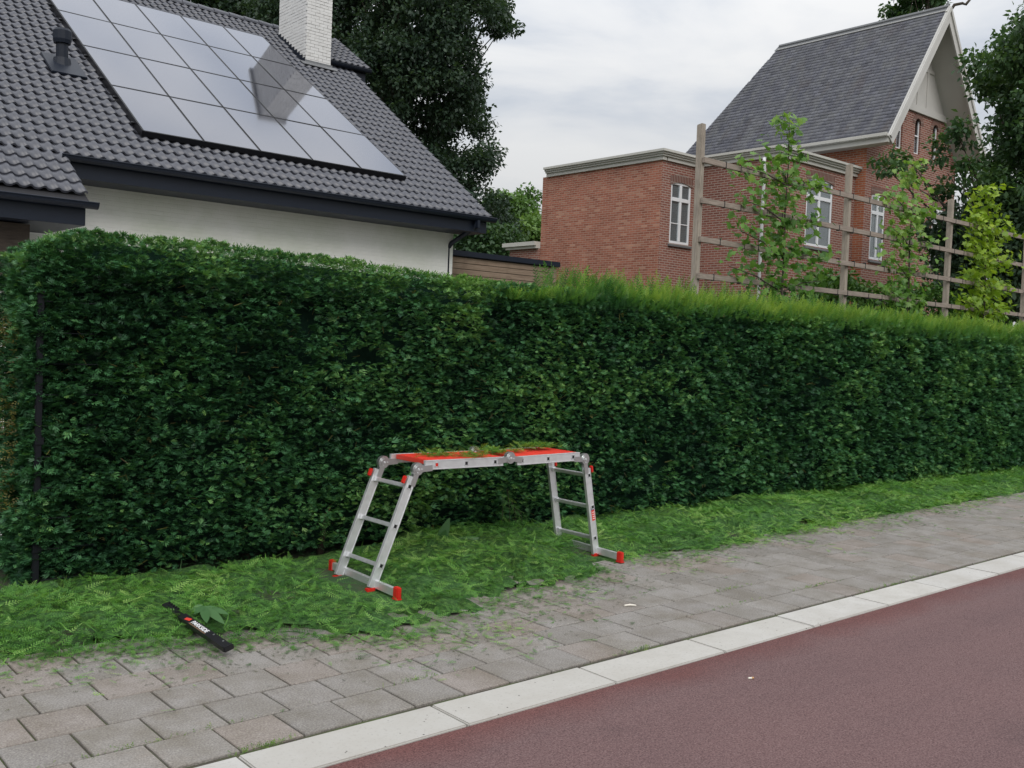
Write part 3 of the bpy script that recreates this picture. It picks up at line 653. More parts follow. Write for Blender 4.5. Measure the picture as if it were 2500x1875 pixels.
for seg in (LEG_L, DECK_L, DECK_R, LEG_R):
    for y in (YF, YB): stile(seg, y)
for seg, pts in ((LEG_L, ((4.043, .722), (3.932, .447), (3.825, .178))), (LEG_R, ((5.862, .70), (5.919, .43), (5.965, .163))), (DECK_L, ((4.276, .868), (4.551, .865), (4.831, .862))), (DECK_R, ((5.105, .859), (5.385, .861), (5.665, .863)))):
    d = Vector((seg[1][0]-seg[0][0], seg[1][1]-seg[0][1])).normalized()
    for i, c in enumerate(pts):
        rung(c, d)
        for y in (YF, YB): plug(c, y, d, 'red' if (seg is DECK_L and i == 0) else 'steel_hole')
def disc(cx, cz, y, r, th, mat, name, n=24, parent=None):
    m = MB(); m.tube([(cx, y-th/2, cz), (cx, y+th/2, cz)], r, n); return m.build(name, M[mat], parent or lad, bevel=min(.002, th*.3), smooth=False)
def hinge(cx, cz, a0, a1):
    """locking hinge: two discs per side and two arms at angles a0, a1"""
    for y in (YF, YB):
        for s in (-1, 1):
            h_ = disc(cx, cz, y+s*.0165, .043, .005, 'zinc', 'hinge_plate')
            disc(cx, cz, y+s*.0205, .030, .004, 'zinc', 'hinge_boss', 20, h_); disc(cx, cz, y+s*.0245, .009, .006, 'alu', 'rivet', 10, h_)
            for a in (a0, a1):
                for q in (.020,):
                    disc(cx+math.cos(a)*q*1.3, cz+math.sin(a)*q*1.3, y+s*.0235, .006, .004, 'alu', 'rivet', 8, h_)
            m = MB()
            for a in (a0, a1):
                e_ = Vector((math.cos(a), 0, math.sin(a))); m.bar(Vector((cx, y+s*.0145, cz)), Vector((cx, y+s*.0145, cz))+e_*.125, .0036, .044, e_.cross(Vector((0, 1, 0))))
            m.build('hinge_arm', M['zinc'], lad)
        m = MB()
        # outer strap that wraps the knuckle
        aa = [a0+(a1-a0)*t/10 for t in range(11)]
        for p, q in zip(aa[:-1], aa[1:]):
            m.bar((cx+.047*math.cos(p), y, cz+.047*math.sin(p)), (cx+.047*math.cos(q), y, cz+.047*math.sin(q)), .030, .005, (math.cos(p), 0, math.sin(p)))
        m.build('hinge_strap', M['zinc'], lad)
aL = math.atan2(LEG_L[0][1]-LEG_L[1][1], LEG_L[0][0]-LEG_L[1][0]); aR = math.atan2(LEG_R[0][1]-LEG_R[1][1], LEG_R[0][0]-LEG_R[1][0])
hinge(4.112, .842, aL+2*math.pi, .04)
hinge(4.985, .884, math.pi+.17, -.17)
hinge(5.805, .838, math.pi-.04, aR)
for y in (YF, YB):   # red release tabs above the legs
    for c, seg, s in (((4.025, .765), LEG_L, -1), ((5.872, .745), LEG_R, 1)):
        d = Vector((seg[1][0]-seg[0][0], 0, seg[1][1]-seg[0][1])).normalized(); n_ = d.cross(Vector((0, 1, 0))); n_ = n_ if n_.x*s > 0 else -n_
        p = Vector((c[0], y, c[1]))+n_*.026; MB().bar(p-d*.028, p+d*.028, .030, .020, n_).build('release_tab', M['red'], lad, bevel=.004)
for xc in (3.765, 5.985):   # stabiliser bars with red feet
    a = Vector((xc+.015 if xc < 5 else xc+.005, 5.44, .052)); b = Vector((xc+.060 if xc < 5 else xc+.065, 6.38, .056))
    MB().bar(a, b, .028, .056).build('stabiliser_bar', M['alu'], lad, bevel=.002)
    for p, q in ((a, b), (b, a)):
        d = (p-q).normalized(); m = MB(); m.bar(p-d*.036, p+d*.020, .038, .082); fo = m.build('rubber_foot', M['red'], lad, bevel=.006)
        mm = MB(); mm.bar(p-d*.040-Vector((0, 0, .041)), p+d*.025-Vector((0, 0, .041)), .044, .010); mm.build('foot_sole', M['red'], fo, bevel=.003)
    for y in (YF, YB):
        x = xc-.018 if xc < 5 else xc+.004; MB().box(x-.034, x+.034, y-.018, y+.018, .004, .032).build('end_cap', M['red'], lad, bevel=.004)
for (x0, x1, z0, z1) in ((4.215, 4.93, .8995, .895), (5.045, 5.735, .892, .8975)):   # red ribbed deck plates between the stiles
    m = MB(); m.hull8([(x0, YF+.016, z0-.035), (x1, YF+.016, z1-.035), (x1, YB-.016, z1-.035), (x0, YB-.016, z0-.035), (x0, YF+.016, z0), (x1, YF+.016, z1), (x1, YB-.016, z1), (x0, YB-.016, z0)])
    dk = m.build('deck_plate', M['red_deck'], lad, bevel=.004)
    for k in range(9):
        y = YF+.05+k*.0425; MB().bar((x0+.02, y, z0+.0015), (x1-.02, y, z1+.0015), .012, .004).build('anti_slip_rib', M['red_deck'], dk)
st = MB().bar((5.925, YF-.0120, .405), (5.945, YF-.0120, .315), .0008, .042, (1, 0, .2)).build('safety_sticker', M['sticker_red'], lad)
MB().bar((5.919, YF-.0122, .432), (5.925, YF-.0122, .406), .0008, .042, (1, 0, .2)).build('sticker_header', M['sticker_blue'], st)
for k in range(4): MB().bar((5.930+.004*k-.014, YF-.0126, .385-.018*k), (5.930+.004*k+.014, YF-.0126, .388-.018*k), .0004, .005).build('sticker_print', M['white_print'], st)
# clippings that fell on the platform
n = 750; c = RNG.choice(5, n, p=[.2, .13, .27, .05, .35]); cx = np.array([4.45, 4.68, 5.02, 5.25, 5.52])[c]; cy = np.array([5.97, 5.84, 5.99, 5.95, 6.02])[c]
P = np.stack([cx+RNG.normal(0, .065, n), cy+RNG.normal(0, .06, n), np.full(n, .905)+np.abs(RNG.normal(0, .012, n))+np.where(c == 4, .018, 0)], 1); k = (P[:, 1] > YF) & (P[:, 1] < YB); P = P[k]; n = len(P)
a = RNG.random(n)*6.28; o = merge([scatter(*SP_D, P, frames(np.stack([np.cos(a), np.sin(a), RNG.normal(.1, .25, n)], 1), np.array([0, 0, 1.])+RNG.normal(0, .3, (n, 3))), RNG.uniform(.45, 1.0, n), np.clip(RNG.normal(.6, .2, n), 0, 1))], 'platform_clippings', M['shoot'], None)
tag(o, 'green clippings lying on the red ladder platform', 'clippings', kind='stuff')

# ------------------------------------------------------------------ black blade guard on the verge
S0 = Vector((2.305, 5.76, .118)); S1 = Vector((2.345, 4.955, .052)); dS = (S1-S0).normalized(); upS = Vector((-.25, -.1, 1)); sx = dS.cross(upS).normalized(); upS = sx.cross(dS).normalized()
bgd = empty('blade_guard', (2.33, 5.3, 0), 'black plastic hedge trimmer blade guard with white lettering lying on clippings', 'blade guard')
m = MB(); m.bar(S0+dS*.24, S1, .052, .022, upS); gb = m.build('sleeve', M['black'], bgd, bevel=.004)
MB().bar(S0, S0+dS*.26, .034, .012, upS).build('blade_tip', M['black'], bgd, bevel=.002)
for k in range(5): MB().bar(S0+dS*(.01+.03*k)-sx*.017, S0+dS*(.01+.03*k)-sx*.034, .012, .010, upS).build('tooth', M['black'], bgd)
MB().bar(S1-dS*.02, S1+dS*.006, .058, .030, upS).build('end_collar', M['black'], bgd, bevel=.004)
MB().bar(S0+dS*.245+sx*.0255, S1-dS*.01+sx*.0255, .006, .030, upS).build('edge_rib', M['black'], bgd)
def text_mesh(txt, size):
    cu = bpy.data.curves.new('lettering', 'FONT'); cu.body = txt; cu.size = size; cu.extrude = .0004; cu.align_x = 'LEFT'; cu.align_y = 'CENTER'; cu.offset = .0003; cu.shear = .12
    ob = bpy.data.objects.new('lettering_tmp', cu); COL.objects.link(ob); dg = bpy.context.evaluated_depsgraph_get(); me = bpy.data.meshes.new_from_object(ob.evaluated_get(dg))
    bpy.data.objects.remove(ob); return me
me = text_mesh('PARKSIDE', .038); me.materials.append(M['white_print']); me.name = 'lettering'
xs_ = [v.co.x for v in me.vertices]; kx = .19/max(max(xs_), .01)
B0 = S0+dS*.375+upS*.0118
Mt = Matrix((dS*kx, -sx*1.0, upS)).transposed()
for v in me.vertices: v.co = Mt @ v.co + B0
link('lettering', me, gb, (0, 0, 0))
p = S0+dS*.325+upS*.0116; MB().prism([(-.024, -.003), (.022, -.015), (.028, .008), (-.018, .018)], lambda a, b: p+dS*a+sx*b, upS*.0006).build('red_emblem', M['sticker_red'], gb)
MB().bar(S0+dS*.37+sx*.0195+upS*.0114, S0+dS*.57+sx*.0195+upS*.0114, .003, .0006, upS).build('print_line', M['cork'], gb)
for q in (.62, .73): MB().tube([S0+dS*q+upS*.010-sx*.01, S0+dS*q+upS*.0125-sx*.01], .006, 10).build('rivet', M['zinc'], gb)

# fallen compound leaf beside the blade guard, big leaves and a hanging twig under the ladder
def leaf_tri(L_, W_, n=6, fold=.15, curl=.1):
    V = []; F = []
    for i in range(n+1):
        t = i/n; w_ = W_/2*math.sin(math.pi*min(1, t**.8*.98+.01))**.8; z = curl*L_*t*t
        V += [(-w_, t*L_, z+fold*w_), (0, t*L_, z), (w_, t*L_, z+fold*w_)]
    for i in range(n):
        a = 3*i; F += [(a, a+1, a+4, a+3), (a+1, a+2, a+5, a+4)]
    return np.array(V), np.array(F)
def place_leaf(name, base, tip, W_, parent, mat, up=(0, 0, 1), tint=.5, curl=-.05):
    b = Vector(base); t = Vector(tip); V, F = leaf_tri((t-b).length, W_, 6, .12, curl); fr = frames(np.array([list(t-b)]), np.array([list(up)], float))
    V, F, tt = scatter(V, F, np.array([list(b)]), fr, [1.0], [tint]); return link(name, np_mesh(name, V, F, M[mat], {'tint': tt}, True), parent, (0, 0, 0))
cl = empty('fallen_leaf_sprig', (2.45, 5.45, 0), 'broad grey green compound leaf lying beside the black blade guard', 'leaf')
for i, t in enumerate(((2.375, 5.48, .075), (2.375, 5.31, .06), (2.54, 5.38, .07), (2.455, 5.25, .055), (2.40, 5.60, .07))): place_leaf('leaflet', (2.47, 5.57, .125), (t[0], t[1], t[2]+.035), .055, cl, 'leaf_big', (-.2, -.3, 1), .3+.12*i, .02)
MB().tube([(2.47, 5.57, .125), (2.52, 5.70, .12), (2.58, 5.80, .09)], .003, 5).build('leaf_stalk', M['clip'], cl)
dk_ = empty('broad_leaf_weed', (4.85, 6.40, .05), 'broad leaved weed standing at the hedge foot under the ladder', 'weed')
for t, w_ in (((4.86, 6.30, .335), .085), ((4.78, 6.24, .25), .08), ((5.10, 6.20, .17), .085), ((5.02, 6.12, .12), .07)): place_leaf('leaf', (4.80 if t[0] < 4.9 else 4.86, 6.36, .09), t, w_, dk_, 'leaf_big', (-.4, -.8, .5), .35)
tw = empty('hanging_twig', (5.65, 6.42, .25), 'limp bright twig hanging from the hedge face under the ladder', 'twig')
for dx, z0, z1 in ((0, .50, .02), (.07, .40, .06), (-.08, .44, .10), (.13, .34, .12)):
    x = 5.62+dx; pts = [(x-.3*dx, 6.47, z0), (x, 6.43, (z0+z1)/2+.05), (x+.25*dx, 6.42, z1)]
    MB().tube(pts, [.003, .0025, .0015], 5).build('stem', M['twig'], tw)
    n = 26; t = RNG.random(n); P = np.array([np.array(pts[0])*(1-a)**2+2*np.array(pts[1])*a*(1-a)+np.array(pts[2])*a*a for a in t]); fw = np.array([0, -.3, -.7])+RNG.normal(0, .6, (n, 3))
    merge([scatter(*SP_D, P, frames(fw, np.array([0, -1., .2])+RNG.normal(0, .4, (n, 3))), RNG.uniform(.5, 1.0, n), np.clip(RNG.normal(.25, .15, n), 0, 1))], 'needles', M['shoot'], tw)
cb = empty('cigarette_butt', (4.50, 3.10, -.02), 'small pale cigarette butt lying on the red road', 'cigarette butt')
MB().tube([(4.487, 3.106, -.004), (4.505, 3.098, -.004)], .0055, 8).build('paper', M['paper'], cb); MB().tube([(4.505, 3.098, -.004), (4.517, 3.093, -.004)], .0056, 8).build('filter', M['cork'], cb)
tl = empty('dry_twig', (5.04, 4.47, .004), 'short pale dry stick lying on the paving slabs', 'twig'); MB().tube([(5.00, 4.49, .007), (5.04, 4.475, .010), (5.075, 4.45, .006)], [.006, .007, .005], 6).build('stick', M['paper'], tl)

# ------------------------------------------------------------------ house with solar roof
TH = R(32.5); ct, sn = math.cos(TH), math.sin(TH); EY, EZ = 14.40, 4.152; RY = 22.5
def rz(y): return EZ+(y-EY)*math.tan(TH)
def verge_x(y): return 11.84+(y-14.4)*.115
HOUSE_L = -7.0
house = empty('white_brick_house', (5, 18, 0), 'white painted brick house with dark tiled roof behind the hedge', 'house')
roof = MB()
nrm = Vector((0, -sn, ct)); dn = nrm*-.05
def slab(m, pts, th): m.prism([(i,) for i in range(len(pts))], lambda i: pts[i], nrm*-th)
m = MB(); slab(m, [Vector((HOUSE_L, EY, rz(EY)))-nrm*.03, Vector((verge_x(EY)-.03, EY, rz(EY)))-nrm*.03, Vector((verge_x(RY)-.05, RY, rz(RY)))-nrm*.03, Vector((HOUSE_L, RY, rz(RY)))-nrm*.03], .06)
roof = m.build('roof', M['deck'], house)
m = MB(); slab(m, [Vector((HOUSE_L, 13.26, rz(13.26)))-nrm*.03, Vector((4.19, 13.26, rz(13.26)))-nrm*.03, Vector((4.19, EY, rz(EY)))-nrm*.03, Vector((HOUSE_L, EY, rz(EY)))-nrm*.03], .06); m.build('wing_roof', M['deck'], house)
# rear slope
m = MB(); m.hull8([(HOUSE_L, RY, rz(RY)-.1), (verge_x(RY), RY, rz(RY)-.1), (verge_x(RY), 30.6, 4.1), (HOUSE_L, 30.6, 4.1), (HOUSE_L, RY, rz(RY)), (verge_x(RY), RY, rz(RY)), (verge_x(RY), 30.6, 4.2), (HOUSE_L, 30.6, 4.2)]); m.build('rear_roof', M['deck'], house)
TW, TG = .165, .30          # tile width, gauge along slope
def tile_mb(i):
    """S-shaped interlocking tile: u across, v up the slope"""
    m = MB(); K = 8; rows = []
    def prof(t): return .019*math.cos(2*math.pi*(t-.80)) + .004*math.cos(4*math.pi*(t-.80))
    for v, lift in ((-.02, .032), (TG+.02, .004)):
        rows.append([Vector((t/K*TW*1.02-.004, 0, 0))+Vector((0, ct, sn))*v+nrm*(prof(t/K)+lift) for t in range(K+1)])
    base = len(m.v)
    for r_ in rows: m.v += [tuple(p) for p in r_]
    m.v += [tuple(p-nrm*.028) for p in rows[0]]
    n1_ = K+1
    for t in range(K):
        m.f.append((t, t+1, n1_+t+1, n1_+t)); m.m.append(0); m.f.append((2*n1_+t, 2*n1_+t+1, t+1, t)); m.m.append(0)
    return m
tl_raw = [tile_mb(0)]; tl_me = [t.mesh('roof_tile', M['tile'], fixn=False) for t in tl_raw]
for me_ in tl_me:
    sm = [True]*len(me_.polygons)
    for i, p_ in enumerate(me_.polygons): sm[i] = abs(p_.normal.dot(nrm)) > .5
    me_.polygons.foreach_set('use_smooth', sm)
PX0, PX1, PY0, PY1 = 5.56, 10.42, 15.26, 21.22
tiles = []
nrow0 = int(round((13.26-EY)/ct/TG))      # wing rows below the main eave
r_ = -4
while True:
    v = r_*TG; y = EY+v*ct
    if y > RY-.12: break
    xr = 4.20 if y < EY-.06 else verge_x(y)
    ncol = int((xr-1.2)/TW)
    for k in range(ncol):
        x = xr-(k+1)*TW
        under = PX0+.15 < x and x+TW < PX1-.12 and PY0+.25 < y and y+.26 < PY1-.2
        if not under: tiles.append((x, y, EZ+(y-EY)*math.tan(TH)))
    r_ += 1
def tilepix(t):
    q = pix((t[0]+.08, t[1], t[2])); return q
visible = []
for t in tiles:
    q = tilepix(t)
    if -20 < q[0] < 2500 and -20 < q[1] < 1875: visible.append((q[2], t))
visible.sort(); own = set(t for _, t in visible[:300]); rest = [t for t in tiles if t not in own]
for t in own: link('roof_tile', tl_me[0], roof, t)
tv = np.array(tl_raw[0].v); tf = np.array(tl_raw[0].f)
V = (np.array(rest)[:, None, :]+tv[None]+RNG.normal(0, .0015, (len(rest), 1, 3))).reshape(-1, 3); F = (tf[None]+(np.arange(len(rest))*len(tv))[:, None, None]).reshape(-1, 4)
me = np_mesh('further_roof_tiles', V, F, M['tile']); sm = np.tile(np.array([p_.use_smooth for p_ in tl_me[0].polygons]), len(rest)); me.polygons.foreach_set('use_smooth', sm)
tag(link('further_roof_tiles', me, roof, (0, 0, 0)), kind='stuff')
# ridge tiles
def half_round(x0, x1, y, z, r0, r1):
    m = MB(); K = 8
    for i in range(K):
        a, b = math.pi*i/K, math.pi*(i+1)/K
        m.quad((x0, y+r0*math.cos(a), z+r0*math.sin(a)), (x1, y+r1*math.cos(a), z+r1*math.sin(a)), (x1, y+r1*math.cos(b), z+r1*math.sin(b)), (x0, y+r0*math.cos(b), z+r0*math.sin(b)))
    m.poly([(x0, y+r0*math.cos(math.pi*i/K), z+r0*math.sin(math.pi*i/K)) for i in range(K+1)]); return m
x = 6.0
while x < 12.9: half_round(x, x+.40, RY+.02, rz(RY)-.02, .125, .105).build('ridge_tile', M['tile'], roof, smooth=False); x += .38
# gutters and fascias
def gutter(x0, x1, y, z, name='gutter'):
    m = MB(); K = 8; r0 = .075
    P0 = [(y-.075+r0*math.cos(math.pi+math.pi*i/K), z+r0*math.sin(math.pi+math.pi*i/K)) for i in range(K+1)]
    P1 = [(y-.075+(r0-.008)*math.cos(math.pi+math.pi*i/K), z+(r0-.008)*math.sin(math.pi+math.pi*i/K)) for i in range(K+1)][::-1]
    m.prism(P0+P1, lambda a, b: (x0, a, b), (x1-x0, 0, 0)); m.prism(P0, lambda a, b: (x1-.004, a, b), (.008, 0, 0))
    m.tube([(x0, y-.15, z+.004), (x1+.004, y-.15, z+.004)], .010, 6)
    return m.build(name, M['dark'], house)
gutter(4.12, 11.83, 14.36, 4.115)
gutter(HOUSE_L, 4.25, 13.22, 3.365)
def fascia(x0, x1, y, z0, z1, name='fascia'):
    return MB().box(x0, x1, y, y+.025, z0, z1).build(name, M['dark'], house)
fascia(4.15, 11.70, 14.365, 3.84, 4.085); fascia(HOUSE_L, 4.13, 13.225, 3.08, 3.335)
MB().box(4.15, 11.70, 14.392, 14.976, 3.838, 3.860).build('soffit', M['dark'], house)
MB().box(HOUSE_L, 4.13, 13.252, 14.9, 3.078, 3.10).build('soffit', M['dark'], house)
MB().hull8([(4.10, 13.26, 3.10), (4.125, 13.26, 3.10), (4.125, 14.36, 3.5), (4.10, 14.36, 3.5), (4.10, 13.26, 3.33), (4.125, 13.26, 3.33), (4.125, 14.36, 4.05), (4.10, 14.36, 4.05)]).build('barge_board', M['dark'], house)
m = MB(); m.hull8([(11.66, 14.40, 3.85), (11.685, 14.40, 3.85), (12.3, 20.2, 7.55), (12.275, 20.2, 7.55), (11.66, 14.40, 4.05), (11.685, 14.40, 4.05), (12.3, 20.2, 7.75), (12.275, 20.2, 7.75)]); m.build('barge_board', M['dark'], house)
# walls
WYF = 14.98
m = MB(); m.box(HOUSE_L, 11.40, WYF, WYF+.3, -.1, 4.2); m.build('wall', M['white_wall'], house)
MB().hull8([(11.10, WYF+.302, -.1), (11.398, WYF+.302, -.1), (11.398, 30, -.1), (11.10, 30, -.1), (11.10, WYF+.302, 4.2), (11.398, WYF+.302, 4.2), (11.398, 30, 4.2), (11.10, 30, 4.2)]).build('side_wall', M['white_wall'], house)
m = MB(); m.prism([(15.3, 4.2), (29.8, 4.2), (22.5, 9.15)], lambda a, b: (11.12, a, b), (.27, 0, 0)); m.build('gable_wall', M['white_wall'], house)
MB().box(-7, 3.55, 14.05, 14.3, -.1, 3.08).build('wing_wall', M['white_wall'], house)
MB().box(-7, 3.56, 14.02, 14.046, 2.35, 3.075).build('wing_brown_band', M['brown_streaked'], house); MB().box(2.75, 3.57, 13.6, 14.018, 2.3, 3.06).build('wing_brown_block', M['brown_streaked'], house)  # dark brown band and block across the upper part of the wing wall
# raised rear roof piece right of the chimney, with its own gutter
m = MB(); o_ = nrm*.16
pts = [Vector((11.85, 20.75, rz(20.75)))+o_, Vector((12.98, 20.75, rz(20.75)))+o_, Vector((13.02, 22.42, rz(22.42)))+o_, Vector((11.85, 22.42, rz(22.42)))+o_]; slab(m, pts, .10); up_ = m.build('upper_roof', M['deck'], house)
for r_ in range(7):
    for k in range(7):
        link('roof_tile', tl_me[0], up_, Vector((12.99-(k+1)*TW, 20.72+r_*TG*ct*.93, rz(20.72+r_*TG*ct*.93)))+o_)
gutter(11.86, 13.0, 20.72, rz(20.72)+.10, 'upper_gutter'); MB().box(11.86, 12.92, 20.73, 21.2, rz(20.72)-.22, rz(20.72)+.06).build('upper_fascia', M['dark'], house)
# downpipe
m = MB(); m.tube([(11.42, 14.30, 4.05), (11.42, 14.34, 3.93), (11.34, 14.95, 3.66), (11.31, 15.02, 3.55), (11.31, 15.02, 0)], .045, 10); m.build('downpipe', M['dark'], house, smooth=True)
MB().box(11.385, 11.455, 14.24, 14.36, 3.9, 4.06).build('gutter_outlet', M['dark'], house, bevel=.01)
# vent on the roof
vx, vy = 5.02, 17.45; vz = rz(vy)
MB().hull8([Vector((vx-.28, vy-.42, rz(vy-.42)))+nrm*.02, Vector((vx+.28, vy-.42, rz(vy-.42)))+nrm*.02, Vector((vx+.28, vy+.25, rz(vy+.25)))+nrm*.02, Vector((vx-.28, vy+.25, rz(vy+.25)))+nrm*.02] + [Vector((vx-.28, vy-.42, rz(vy-.42)))+nrm*.06, Vector((vx+.28, vy-.42, rz(vy-.42)))+nrm*.06, Vector((vx+.28, vy+.25, rz(vy+.25)))+nrm*.07, Vector((vx-.28, vy+.25, rz(vy+.25)))+nrm*.07]).build('vent_flashing', M['dark'], house, bevel=.01)
vp = MB().tube([(vx, vy, vz-.05), (vx, vy, vz+.12), (vx, vy, vz+.13), (vx, vy, vz+.42)], [.16, .13, .095, .095], 16).build('vent_pipe', M['dark'], house)
MB().tube([(vx, vy, vz+.36), (vx, vy, vz+.42), (vx, vy, vz+.56), (vx, vy, vz+.60)], [.13, .145, .145, .12], 16).build('vent_cap', M['dark'], vp)
# chimney: mortar core with real bricks
CX0, CX1, CY0, CY1, CZ1 = 11.15, 11.80, 20.46, 21.80, 10.55
ch = MB().box(CX0+.006, CX1-.006, CY0+.006, CY1-.006, 7.2, CZ1).build('chimney', M['chjoint'], house)
BH, BL = .072, .215; m = MB(); zc = 7.86; r_ = 0
while zc < CZ1-.01:
    for face in (0, 1):
        lo, hi = (CX0, CX1) if face == 0 else (CY0, CY1)
        u = lo-(BL/2 if r_ % 2 else 0)+(.0 if face == 0 else .05)
        while u < hi:
            a, b = max(lo, u)+.004, min(hi, u+BL)-.004; u += BL
            if b-a < .02: continue
            pr = random.uniform(.004, .010); z0, z1 = zc+.004+random.uniform(-.002, .002), zc+BH-.004+random.uniform(-.002, .002)
            if face == 0:
                if z1 < rz(CY0)-.02: continue
                m.box(a, b, CY0-pr, CY0+.05, z0, z1)
            else:
                if z1 < rz(a)-.05: continue
                m.box(CX0-pr, CX0+.05, a, b, z0, z1)
    zc += BH; r_ += 1
tag(m.build('chimney_bricks', M['chimney'], ch, fixn=False), kind='stuff')
MB().box(CX0-.06, CX1+.06, CY0-.06, CY1+.06, CZ1, CZ1+.10).build('chimney_cap', M['cornice'], ch, bevel=.01)
# lead flashing stepped along the chimney foot
m = MB()
m.box(CX0-.03, CX1+.03, CY0-.035, CY0-.014, rz(CY0)-.05, rz(CY0)+.10)
m.build('flashing', M['lead'], ch)
for k in range(10):
    y = CY0+k*.135; MB().box(CX0-.022, CX0-.014, y-.005, y+.13, rz(y)-.02, rz(y)+.16).build('flashing_step', M['dark'], ch)
MB().hull8([Vector((CX0-.16, CY0-.15, rz(CY0-.15)))+nrm*.05, Vector((CX1+.1, CY0-.15, rz(CY0-.15)))+nrm*.05, Vector((CX1+.1, CY0, rz(CY0)))+nrm*.05, Vector((CX0-.16, CY0, rz(CY0)))+nrm*.05]+[Vector((CX0-.16, CY0-.15, rz(CY0-.15)))+nrm*.065, Vector((CX1+.1, CY0-.15, rz(CY0-.15)))+nrm*.065, Vector((CX1+.1, CY0, rz(CY0)))+nrm*.065, Vector((CX0-.16, CY0, rz(CY0)))+nrm*.065]).build('flashing_apron', M['lead'], ch)

# solar panels
arr = empty('solar_panel_array', (8, 18, rz(18)), 'twenty large solar panels mounted in a grid on the dark tiled roof', 'solar panels')
pw = (PX1-PX0)/5; dy = (PY1-PY0)/4; off = nrm*.13; upv = Vector((0, ct, sn))
for c in range(5):
    for r_ in range(4):
        x0, x1 = PX0+c*pw+.008, PX0+(c+1)*pw-.008; y0, y1 = PY0+r_*dy+.008, PY0+(r_+1)*dy-.008
        tl_ = random.uniform(-.003, .003)
        q = [Vector((x0, y0, rz(y0)))+off, Vector((x1, y0, rz(y0)))+off+nrm*tl_, Vector((x1, y1, rz(y1)))+off+nrm*tl_, Vector((x0, y1, rz(y1)))+off]
        pn = MB().hull8([p_-nrm*.035 for p_ in q]+q).build('solar_panel', M['panel'], arr)
        m = MB()
        for i in range(4):
            a, b = q[i], q[(i+1) % 4]; inw = (q[(i+2) % 4]-b).normalized()*.006; m.bar(a+inw-nrm*.018, b+inw-nrm*.018, .012, .043, nrm)
        m.build('frame', M['frame_black'], pn)
for r_ in range(4):
    for k in (.22, .78):
        y = PY0+(r_+k)*dy; MB().bar(Vector((PX0-.06, y, rz(y)))+nrm*.075, Vector((PX1+.06, y, rz(y)))+nrm*.075, .04, .035, nrm).build('mounting_rail', M['frame_black'], arr)
m = MB(); a = Vector((PX0-.006, PY0, rz(PY0)))+nrm*.08; b = Vector((PX0-.006, PY1, rz(PY1)))+nrm*.08; m.bar(a, b, .008, .11, nrm); a = Vector((PX0, PY0-.006, rz(PY0)))+nrm*.085; b = Vector((PX1, PY0-.006, rz(PY0)))+nrm*.085; m.bar(a, b, .008, .09, nrm); m.build('skirt', M['frame_black'], arr)

# ------------------------------------------------------------------ timber shed between the houses
shed = empty('timber_shed', (13.5, 16.2, 0), 'low timber clad shed with flat dark roof edge between the two houses', 'shed')
MB().box(11.75, 15.1, 16.05, 18.5, -.1, 3.53).build('shed_wall', M['deck'], shed)
for k in range(22):
    MB().box(11.74, 15.11, 16.015, 16.045, .9+.12*k, .9+.12*k+.108).build('board', M['wood_shed'], shed)
MB().box(11.70, 15.16, 15.95, 18.6, 3.545, 3.66).build('roof_edge', M['dark'], shed, bevel=.01)

# ------------------------------------------------------------------ red brick house
rh = empty('red_brick_house', (26, 18, 0), 'red brick house with steep slate gable roof and flat roofed annex', 'house')
def wall_x(name, X0, y0, y1, z0, z1, ops, mat, depth=.10, nrmdir=-1):
    """wall in plane x=X0 facing -X"""
    return _wall(name, lambda u, z, d: (X0+d, u, z), y0, y1, z0, z1, ops, mat, depth)
def wall_y(name, Y0, x0, x1, z0, z1, ops, mat, depth=.10):
    return _wall(name, lambda u, z, d: (u, Y0+d, z), x0, x1, z0, z1, ops, mat, depth)
def _wall(name, f, u0, u1, z0, z1, ops, mat, depth):
    m = MB(); us = sorted({u0, u1, *[o[0] for o in ops], *[o[1] for o in ops]}); zs = sorted({z0, z1, *[o[2] for o in ops], *[o[3] for o in ops]})
    for a, b in zip(us[:-1], us[1:]):
        for c, d in zip(zs[:-1], zs[1:]):
            mu, mz = (a+b)/2, (c+d)/2
            if any(o[0] < mu < o[1] and o[2] < mz < o[3] for o in ops): continue
            m.quad(f(a, c, 0), f(b, c, 0), f(b, d, 0), f(a, d, 0))
    for o in ops:
        a, b, c, d = o
        for p, q in (((a, c), (a, d)), ((b, d), (b, c)), ((a, d), (b, d)), ((b, c), (a, c))):
            m.quad(f(*p, 0), f(*q, 0), f(*q, depth+.08), f(*p, depth+.08))
    m.quad(f(u0, z0, .3), f(u1, z0, .3), f(u1, z1, .3), f(u0, z1, .3))
    return m.build(name, mat, rh, fixn=False)
